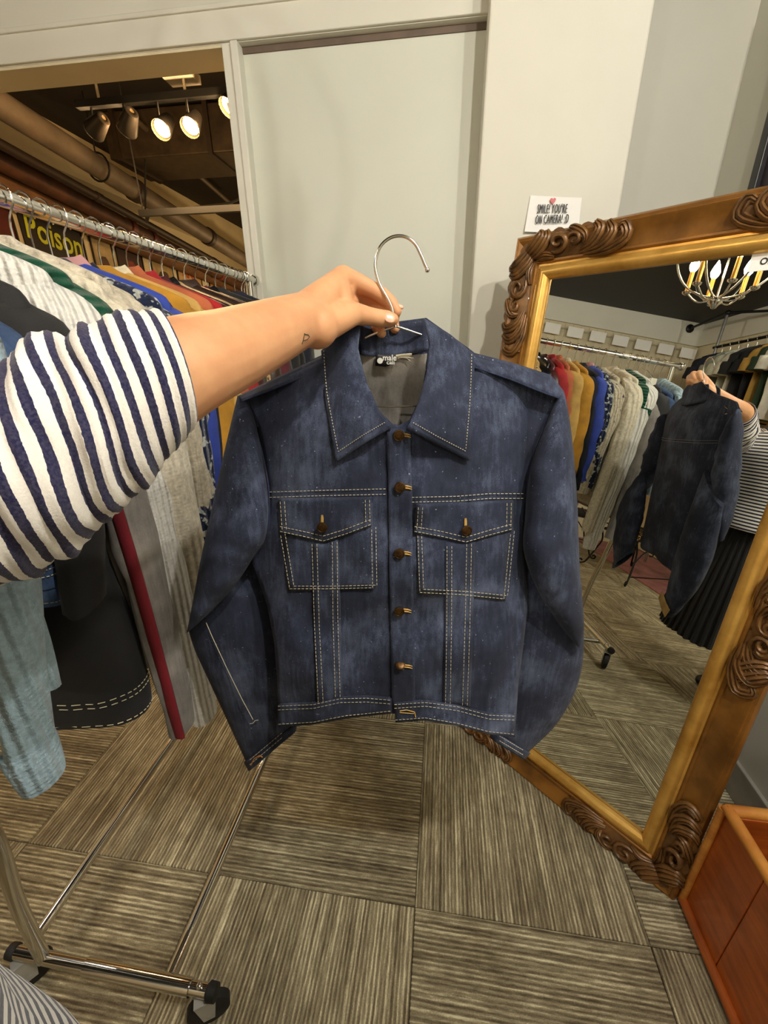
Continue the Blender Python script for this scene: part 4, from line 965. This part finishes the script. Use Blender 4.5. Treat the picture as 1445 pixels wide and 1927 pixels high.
# ================================================================== CHANDELIERS (front room lamps)
BULB = emit_mat('bulb_glow', (255, 226, 178), 60.); CANDLE = plain('candle_gold', 'C98F2E', .35, .4, vary=.15)
def chandelier(x, y, zb, watt, label):
    c = thing('chandelier', label, 'chandelier', (x, y, zb)); R0 = .235; zc = zb+.27
    for k in range(3):
        a0 = k*pi/3; pts = [V((x+R0*cos(t)*cos(a0), y+R0*cos(t)*sin(a0), zc+R0*sin(t))) for t in [2*pi*i/48 for i in range(49)]]
        MB().tube(pts, .0055, 8).build('hoop', CHROME, c)
    MB().tube([(x, y, zb), (x, y, ZC)], .006, 10).build('stem', CHROME, c)
    MB().lathe((x, y, zb), [(.002, -.02), (.012, -.016), (.02, 0), (.034, .012), (.034, .02), (.012, .028)], 18).build('finial', CHROME, c)
    MB().lathe((x, y, ZC), [(.06, 0), (.055, -.02), (.02, -.035), (.008, -.05)], 18).build('ceiling_rose', CHROME, c)
    for k in range(6):
        a = 2*pi*k/6+.3; px, py = x+.15*cos(a), y+.15*sin(a)
        ar = MB().tube(smooth_path([(x, y, zb+.03), (x+.08*cos(a), y+.08*sin(a), zb+.02), (px, py, zb+.075)], 5), .0045, 8).build('arm', CHROME, c)
        MB().lathe((px, py, zb+.07), [(.004, -.01), (.02, 0), (.022, .008), (.012, .012)], 14).build('drip_pan', CHROME, ar)
        MB().tube([(px, py, zb+.08), (px, py, zb+.18)], .011, 12).build('candle_sleeve', CANDLE, ar)
        MB().lathe((px, py, zb+.18), [(.008, 0), (.018, .014), (.023, .034), (.017, .06), (.005, .09), (.0005, .098)], 12).build('bulb', BULB, ar)
        point_light('bulb_light', (px, py, zb+.215), watt, (1, .90, .75), .022, c)
    return c
chandelier(-.83, .20, 2.03, LAMP_MAIN, 'chrome orb chandelier with candle bulbs above the left clothes rack')
for (sx, sy), lab, wt in (((.50, -.12), 'black ceiling spotlight above and behind the photographer', 1.), ((.88, .02), 'black ceiling spotlight close to the right wall', .7), ((-1.9, 1.25), 'added fill spotlight over the gap between rack and left wall', .5), ((-.75, -1.25), 'added fill spotlight in front of the corner pipe rail', .7)):  # last two are fill lamps, added to brighten the room in the mirror
    c = V((sx, sy, 2.56)); d = (V((.1, 1.2, .9) if sx > 0 else ((-2.6, -1., 1.2) if sx < -1 else (-2.6, -1.2, 1.6)))-c).normalized(); s = thing('ceiling_spotlight', lab, 'spotlight', c)
    MB().tube([c-d*.13, c-d*.125, c-d*.06, c, c+d*.008], [.012, .038, .048, .058, .056], 18, cap=False).build('housing', plain('spot_housing', '2A2622', .4, .5), s, solid=.003)
    MB().tube([c-d*.02, c-d*.012], [.046, .046], 18).build('lens', emit_mat('white_spot_glow', (255, 236, 206), 30.), s)
    MB().tube([c-d*.07, V((c.x, c.y-.05, 2.70)), V((c.x, c.y-.05, ZC))], .008, 8).build('yoke', BLACKMETAL, s)
    point_light('spot_bulb', c+d*.03, LAMP_SECOND*wt, (1, .95, .86), .028, s)

# ================================================================== BEHIND THE CAMERA (seen in the mirror): rug, benches, wall grid, pipe rail with shirts
RUG = plain('dusty_rose_rug', 'A0605E', .95, vary=.25, nscale=7, bump=.3, bscale=150, sheen=.1)
tag(MB().bbox((-3.8, -1.74, .0), (-1.15, -.90, .012)).build('area_rug', RUG, smooth=False, bevel=.004), 'dusty rose area rug on the carpet under the iron bench', 'rug')
IRON = plain('wrought_iron', '0C0C0D', .5, .4, vary=.3)
def bench(c, rz, label, cush_mat, cat='bench'):
    b = thing('iron_bench', label, cat, (c[0], c[1], .012)); R = Matrix.Rotation(rz, 3, 'Z'); o = V((c[0], c[1], 0)); T = lambda p: o+R @ V(p)
    w, d, h = .30, .21, .44
    MB().tube([T(p) for p in ((-w, -d, h), (w, -d, h), (w, d, h), (-w, d, h), (-w, -d, h))], .009, 8).build('seat_frame', IRON, b)
    for k in range(7): x = lerp(-w+.05, w-.05, k/6); MB().tube([T((x, -d, h+.052)), T((x, d, h+.052))], .006, 6).tube([T((x, -d, h+.052)), T((x, -d-.004, h))], .006, 6).build('slat', IRON, b)
    ring = lambda f, z: [T((w*.97*f*cx_, d*.97*f*cy_, z)) for cx_, cy_ in [(math.copysign(abs(cos(t))**.35, cos(t)), math.copysign(abs(sin(t))**.35, sin(t))) for t in [2*pi*k/32 for k in range(32)]]]
    MB().loft([ring(.9, h+.005), ring(1, h+.015), ring(1, h+.035), ring(.9, h+.045)]).build('cushion', cush_mat, b)
    for sx in (-1, 1):
        for sy in (-1, 1):
            P = smooth_path([(sx*w*.95, sy*d, h), (sx*w*.80, sy*d*1.0, h-.12), (sx*w*.86, sy*d*1.1, h-.22), (sx*w*1.02, sy*d*1.25, .07), (sx*w*1.10, sy*d*1.32, .035), (sx*w*1.20, sy*d*1.4, .028), (sx*w*1.24, sy*d*1.43, .055), (sx*w*1.17, sy*d*1.38, .066), (sx*w*1.15, sy*d*1.36, .05)], 4)
            MB().tube([T(p) for p in P], .0085, 8).build('scroll_leg', IRON, b)
        Q = smooth_path([(sx*w*.86, -d*1.05, .21), (sx*w*.5, -d, .33), (sx*w*.2, -d, .36), (sx*w*.12, -d, .31), (sx*w*.24, -d, .30)], 4)
        MB().tube([T(p) for p in Q], .006, 8).build('scroll_brace', IRON, b)
    MB().tube([T((-w*.98, -d*1.2, .10)), T((w*.98, -d*1.2, .10))], .006, 8).build('stretcher', IRON, b)
    return b
bench((-2.34, -.82), radians(73), 'black wrought iron bench with leopard print cushion standing on the rug', leopard_mat())
bench((-3.15, -.42), radians(-70), 'black wrought iron bench with dark cushion behind the rack', plain('black_cushion', '17130F', .9))
# wire grid on the left wall with white cards along its top
gp = thing('wire_grid', 'tall wire display grid fixed to the left wall', 'display grid', (XL+.05, -.75, .5))
GM = plain('pale_wire', 'B8B2A0', .4, .6)
for k in range(20): MB().tube([(XL+.05, .2-k*.1, .5), (XL+.05, .2-k*.1, 2.6)], .003, 6).build('wire', GM, gp)
for z in (.6, 1.25, 1.9, 2.55): MB().tube([(XL+.045, .22, z), (XL+.045, -1.72, z)], .003, 6).build('wire', GM, gp)
posn = ['first', 'second', 'third', 'fourth', 'fifth', 'sixth', 'seventh']
for k in range(7):
    y = .05-k*.285
    tag(MB().bbox((XL+.056, y-.095, 2.46), (XL+.066, y+.095, 2.575)).build('white_card', PAPER, smooth=False), 'white card on the wire grid, %s from the left in the mirror' % posn[k], 'card', 'white cards along the wire grid')
# pipe rack in the back corner
pr_ = thing('pipe_rack', 'dark pipe clothes rail braced to the corner behind the photographer', 'clothes rack', (-2.4, -1.45, 0))
MB().tube([(-3.08, -1.45, 0), (-3.08, -1.45, 2.80)], .014, 12).build('post', plain('grey_pipe', '8A8A88', .35, .7), pr_)
MB().tube([(-3.08, -1.45, 2.78), (-3.86, -1.60, 2.80)], .013, 10).build('wall_arm', IRON, pr_); MB().tube([(-3.08, -1.45, 2.78), (-2.62, -1.765, 2.76)], .013, 10).build('wall_arm', IRON, pr_)
MB().sphere((-3.855, -1.6, 2.80), .05, 14, 10, (.35, 1, 1)).build('flange', IRON, pr_); MB().sphere((-2.60, -1.755, 2.76), .05, 14, 10, (1, .35, 1)).build('flange', IRON, pr_); MB().sphere((-3.08, -1.45, 2.78), .028, 12, 8).build('tee_joint', IRON, pr_)
MB().tube([(-3.12, -1.45, 2.44), (-.9, -1.45, 2.44)], .014, 12).build('upper_rail', IRON, pr_); MB().tube([(-3.12, -1.45, 1.36), (-.9, -1.45, 1.36)], .014, 12).build('lower_rail', IRON, pr_)
MB().tube([(-.95, -1.45, 0), (-.95, -1.45, 2.46)], .014, 12).build('post', IRON, pr_)
TS = [('black', '121318'), ('navy', '1B2036'), ('sage grey', '8E9080'), ('pale sage', 'B9BBA8'), ('off white', 'D4D0BE'), ('charcoal', '202022'), ('black', '131313'), ('gold', 'B08A3E'), ('forest green', '243A24'), ('white', 'DCD8CA'), ('maroon', '5A1420'), ('cream', 'D8CFB4'), ('dark grey', '3A3A3C')]
seen = {}
for k, (cn, hx) in enumerate(TS):
    x = -2.98+k*.105; mt = plain('tshirt_'+cn.replace(' ', '_'), hx, .9, vary=.15, bump=.1, bscale=200)
    rz = pi/2+random.uniform(-.15, .15)
    lab = cn+' short sleeved T-shirt on the corner pipe rail' if cn not in ('black',) else ('black T-shirt nearest the corner post on the pipe rail' if k == 0 else 'black T-shirt beside the gold one on the pipe rail')
    hanger(-1.45, rz, 'hanger holding the ' + (cn+' T-shirt on the corner pipe rail' if cn != 'black' else ('black T-shirt nearest the corner post' if k == 0 else 'black T-shirt beside the gold one')), z=2.44, x=x, zneck=2.345, half=.185, grp='hangers on the corner pipe rail')
    garment('tshirt', lab, 'T-shirt', -1.45, mt, rz=rz, ln=.68, short=True, sr=.07, sw=.205, th=.022, seed=50+k*2.3, x=x, zn=2.35, lean=0, grp='T-shirts on the corner pipe rail')
nth = ['first', 'second', 'third', 'fourth', 'fifth', 'sixth', 'seventh', 'eighth']
for k in range(8):
    x = -2.9+k*.14; j = thing('folded_trousers', 'dark trousers on the lower pipe rail, %s from the corner post' % nth[k], 'trousers', (x, -1.45, .55), 'trousers on the lower pipe rail')
    mt = [C_BLK, C_DNAVY, plain('charcoal_twill', '26262A', .85, vary=.25)][k % 3]; y0 = -1.45
    for s, zb in ((-1, .60), (1, .66)):
        MB().loft([[V((x+s*.017+.014*cos(t), y0+a*sin(t)+.01*noise.noise(V((z*6, k, s))), z)) for t in [2*pi*i/16 for i in range(16)]] for z, a in ((1.375, .16), (1.2, .165), (.95, .16), (zb, .15))]).build('trouser_leg', mt, j)
    MB().tube([(x-.017, y0-.15, 1.376), (x, y0-.15, 1.392), (x+.017, y0-.15, 1.376)], .012, 6).tube([(x-.018, y0, 1.38), (x, y0, 1.393), (x+.018, y0, 1.38)], .02, 8).build('fold', mt, j)
# small notice stuck to the glass at the right edge of the picture
def on_glass(x, y, h=.0006):
    d = ray(x, y); return CAM + d*(((mBR+mN*h)-CAM).dot(mN)/d.dot(mN))
nt = thing('paper_notice', 'small white paper notice stuck on the mirror glass beside the chandelier reflection', 'notice', on_glass(1440, 470))
e0 = on_glass(1424, 452); s_ = .085
MB().add([e0+mN*.0004, e0-mE*s_+mN*.0004, e0-mE*s_-mUP*.06+mN*.0004, e0-mUP*.06+mN*.0004], [(0, 1, 2, 3)]).build('sheet', PAPER, nt, smooth=False, solid=.0004)
text_mesh('lettering', 'd B', .018, INK, nt, e0-mE*.03-mUP*.02+mN*.0012, -mE, mUP, .9, .0004, thick=.0002)
text_mesh('lettering', 'ON', .018, INK, nt, e0-mE*.03-mUP*.043+mN*.0012, -mE, mUP, .9, .0004, thick=.0002)

# ================================================================== FAR ROOM THROUGH THE OPENING: pipes, duct, spotlights, posters
GREYPIPE = plain('dusty_grey_pipe', '6E655A', .6, .2, vary=.3, nscale=5, bump=.15, bscale=40); RUST = plain('rusty_brown_pipe', '5A3826', .65, .2, vary=.4, nscale=8, bump=.2, bscale=40); DARKP = plain('dark_brown_pipe', '2A1E18', .6, .2, vary=.3)
def pipe(name, label, a, b, r, mat, collars=(), cmat=None):
    p = thing(name, label, 'pipe', ((a[0]+b[0])/2, (a[1]+b[1])/2, min(a[2], b[2])-r))
    MB().tube([a, b], r, 24).build('tube', mat, p); a_, b_ = V(a), V(b); d = (b_-a_).normalized()
    for t in collars: c = a_.lerp(b_, t); MB().tube([c-d*.04, c-d*.035, c+d*.035, c+d*.04], [r*.9, r*1.16, r*1.16, r*.9], 24).build('collar', cmat or mat, p)
    return p
pipe('overhead_pipe', 'thick grey overhead pipe running into the far room', (-2.98, 2.2, 3.02), (-2.98, 8.98, 2.40), .085, GREYPIPE, (.33, .52, .72), DARKP)
pipe('overhead_pipe', 'rusty brown pipe below the thick grey one in the far room', (-3.5, 2.1, 2.94), (-3.5, 8.98, 2.26), .075, RUST, (.42, .47, .7), plain('red_collar', '6A2A1E', .6))
pipe('overhead_pipe', 'thin dark pipe between the grey and the rusty pipes', (-3.22, 2.2, 2.90), (-3.22, 8.98, 2.28), .035, DARKP, (.3, .6))
pipe('overhead_pipe', 'broad wooden brown pipe cladding low along the poster wall', (-3.72, 2.1, 2.80), (-3.72, 8.98, 2.36), .12, plain('brown_cladding', '7A5638', .75, vary=.3, nscale=6))
pipe('steel_conduit', 'slim steel conduit slanting across the far room ceiling', at_d(240, 212, 3.3), at_d(444, 392, 5.6), .022, GREYPIPE, (.45,))
# rectangular duct
dc = thing('air_duct', 'dark sheet metal air duct crossing the far room ceiling', 'duct', (-2.4, 4.4, 2.97))
MB().bbox((-3.0, 4.2, 2.97), (-1.75, 4.75, 3.3)).build('duct_body', plain('dark_duct_metal', '4A3E30', .5, .5, vary=.3), dc, smooth=False, bevel=.01)
for x in (-2.9, -2.05): MB().bbox((x-.02, 4.18, 2.955), (x+.02, 4.77, 3.31)).build('duct_flange', plain('duct_flange_metal', '3A3026', .5, .5), dc, smooth=False)
st = thing('strut_channel', 'black steel strut hung across the far room below the pipes', 'bracket', (-1.8, 3.4, 2.33))
MB().bbox((-2.28, 3.385, 2.335), (-.72, 3.42, 2.375)).build('channel', BLACKMETAL, st, smooth=False)
for x in (-2.25, -1.4): MB().tube([(x, 3.4, 2.37), (x, 3.4, 3.35)], .005, 6).build('hanger_rod', BLACKMETAL, st)
for x, y, z, nm in ((-2.98, 4.0, 2.855, 'first pipe hanger strap by the strut'), (-2.98, 3.0, 2.95, 'nearest pipe hanger strap on the grey pipe')):
    h_ = thing('pipe_strap', 'thin black ' + nm, 'bracket', (x, y, z-.1))
    MB().tube([(x+.1*cos(t), y, z+.1*sin(t)) for t in [2*pi*k/20 for k in range(21)]], .008, 6).build('loop', BLACKMETAL, h_); MB().tube([(x, y, z+.1), (x, y, 3.35)], .006, 6).build('rod', BLACKMETAL, h_)
for pts, lab in ((((-1.9, 3.4, 2.37), (-1.75, 3.8, 2.5), (-1.55, 4.0, 2.6), (-1.3, 4.3, 2.2), (-.71, 4.6, 1.95)), 'thin black cable drooping below the strut in the far room'), (((-2.7, 4.25, 2.98), (-2.68, 4.1, 2.6), (-2.5, 3.8, 2.4), (-2.2, 3.4, 2.36)), 'dark cable hanging beside the grey overhead pipe')):
    tag(MB().tube(smooth_path(pts, 6), .008, 6).build('cable', RUBBER), lab, 'cable')
# track with five spotlights
tr = thing('light_track', 'black ceiling track carrying the spotlights in the far room', 'light track', (-1.8, 2.95, 2.76))
MB().bbox((-2.25, 2.93, 2.77), (-1.2, 2.97, 2.805)).build('track_bar', BLACKMETAL, tr, smooth=False)
for x in (-2.1, -1.55): MB().tube([(x, 2.95, 2.8), (x, 2.95, 3.35)], .008, 8).build('drop_rod', plain('white_rod', 'B8B0A0', .5), tr)
MB().bbox((-1.66, 2.88, 2.86), (-1.48, 3.02, 2.90)).build('junction_box', plain('grey_box', '9A948A', .5), tr, smooth=False)
SPOTG = emit_mat('warm_spot_glow', (255, 176, 84), 45.)
spots = [((-2.16, 2.93, 2.655), (-.9, .3, -.35), 'leftmost spotlight turned to the poster wall', False), ((-1.95, 2.94, 2.655), (-.8, .5, -.5), 'second spotlight from the left, turned sideways', False), ((-1.735, 2.95, 2.645), (-.05, -.75, -.66), 'glowing spotlight left of the bright pair', True), ((-1.55, 2.95, 2.645), (-.02, -.7, -.7), 'glowing spotlight right of the bright pair', True), ((-1.30, 2.95, 2.72), (-.3, -.6, -.7), 'glowing spotlight half hidden by the door jamb', True)]
for c, d, lab, on in spots:
    s = thing('spotlight', lab, 'spotlight', c, 'track spotlights in the far room'); c = V(c); d = V(d).normalized()
    MB().tube([c-d*.12, c-d*.115, c-d*.06, c, c+d*.008], [.012, .035, .045, .056, .054], 18, cap=False).build('housing', plain('spot_housing', '2A2622', .4, .5), s, solid=.003)
    MB().tube([c-d*.02, c-d*.012], [.046, .046], 18).build('lens', SPOTG, s)
    MB().tube([c-d*.06, V((c.x, c.y, 2.70)), V((c.x, 2.95, 2.78))], .007, 8).build('yoke', BLACKMETAL, s)
    point_light('spot_glow', c+d*.05, LAMP_SPOT, (1, .62, .28), .035, s)
# posters on the far part of the left wall
def poster(y0, y1, z0, z1, col, label, blobs, text=None):
    p = thing('wall_poster', label, 'poster', (XL+.01, (y0+y1)/2, z0), 'posters on the far wall')
    MB().bbox((XL+.004, y0, z0), (XL+.01, y1, z1)).build('sheet', plain('poster_'+col, col, .5, vary=.4, nscale=5), p, smooth=False)
    for a, b in (((y0-.012, z0), (y0+.004, z1)), ((y1-.004, z0), (y1+.012, z1)), ((y0, z1-.004), (y1, z1+.012)), ((y0, z0-.012), (y1, z0+.004))):
        MB().bbox((XL+.003, a[0], a[1]), (XL+.018, b[0], b[1])).build('poster_edge', plain('poster_frame_black', '17120F', .5), p, smooth=False)
    for (yy, zz_, ry, rz_, c) in blobs: MB().sphere((XL+.0105, lerp(y0, y1, yy), lerp(z0, z1, zz_)), 1, 14, 8, (.0012, ry, rz_)).build('printed_shape', plain('print_'+c, c, .5, vary=.3, nscale=12), p)
    if text: text_mesh('lettering', text[0], text[1], plain('ink_'+text[2], text[2], .5), p, (XL+.0135, lerp(y0, y1, .5), z0+(z1-z0)*text[3]), (0, 1, -.12), (0, .1, 1), text[4], .004, thick=.0005)
poster(3.40, 3.94, 1.75, 2.60, '5A1414', 'dark red poster nearest on the far wall', [(.5, .6, .12, .16, 'B04030')])
poster(4.02, 4.72, 1.70, 2.60, '1C1210', 'black poster with yellow green Poison lettering', [(.3, .45, .1, .12, '8A5A30'), (.7, .5, .09, .12, '7A4A2A')], ('Poison', .30, 'C6D22A', .83, .8))
poster(4.84, 5.14, 1.75, 2.60, 'C8B48A', 'narrow cream poster right of the Poison one', [(.5, .6, .08, .14, '5A3A2A')])
poster(5.22, 5.66, 1.70, 2.60, '3A1A1A', 'dark maroon poster in the middle of the far wall', [(.5, .65, .1, .14, '8A3A30')])
poster(5.84, 6.30, 1.70, 2.60, 'BCA478', 'tan poster with a dark sketched figure', [(.45, .55, .12, .2, '4A3A2A'), (.55, .72, .1, .05, '5A4632')])
poster(6.42, 7.05, 1.70, 2.60, 'D2B482', 'cream poster with orange capitals and sketched faces', [(.45, .45, .14, .12, '8A5A36')], ('ANE', .24, 'D2481E', .84, .8))
poster(7.30, 7.80, 1.70, 2.60, 'C98A3A', 'amber poster towards the end of the far wall', [(.5, .5, .14, .2, '7A4418')])
poster(8.05, 8.70, 1.60, 2.50, '6A2A1C', 'brown red poster last on the far wall', [(.4, .6, .1, .16, 'C08A5A'), (.7, .5, .1, .16, '2A1410')])

pd = thing('added_pendant', 'added amber pendant lamp hidden deep in the far room', 'lamp', (-1.9, 6.9, 1.95))  # unseen lamp added behind the door panel to light the poster wall amber
MB().tube([(-1.9, 6.9, 2.2), (-1.9, 6.9, 3.35)], .006, 8).build('cord', RUBBER, pd)
MB().lathe((-1.9, 6.9, 1.95), [(.10, 0), (.13, .05), (.11, .14), (.05, .22), (.015, .25)], 20).build('shade', emit_mat('amber_shade', (255, 190, 110), 3.), pd)
point_light('added_pendant_light', (-1.9, 6.9, 1.86), 70, (1, .66, .32), .06, pd)
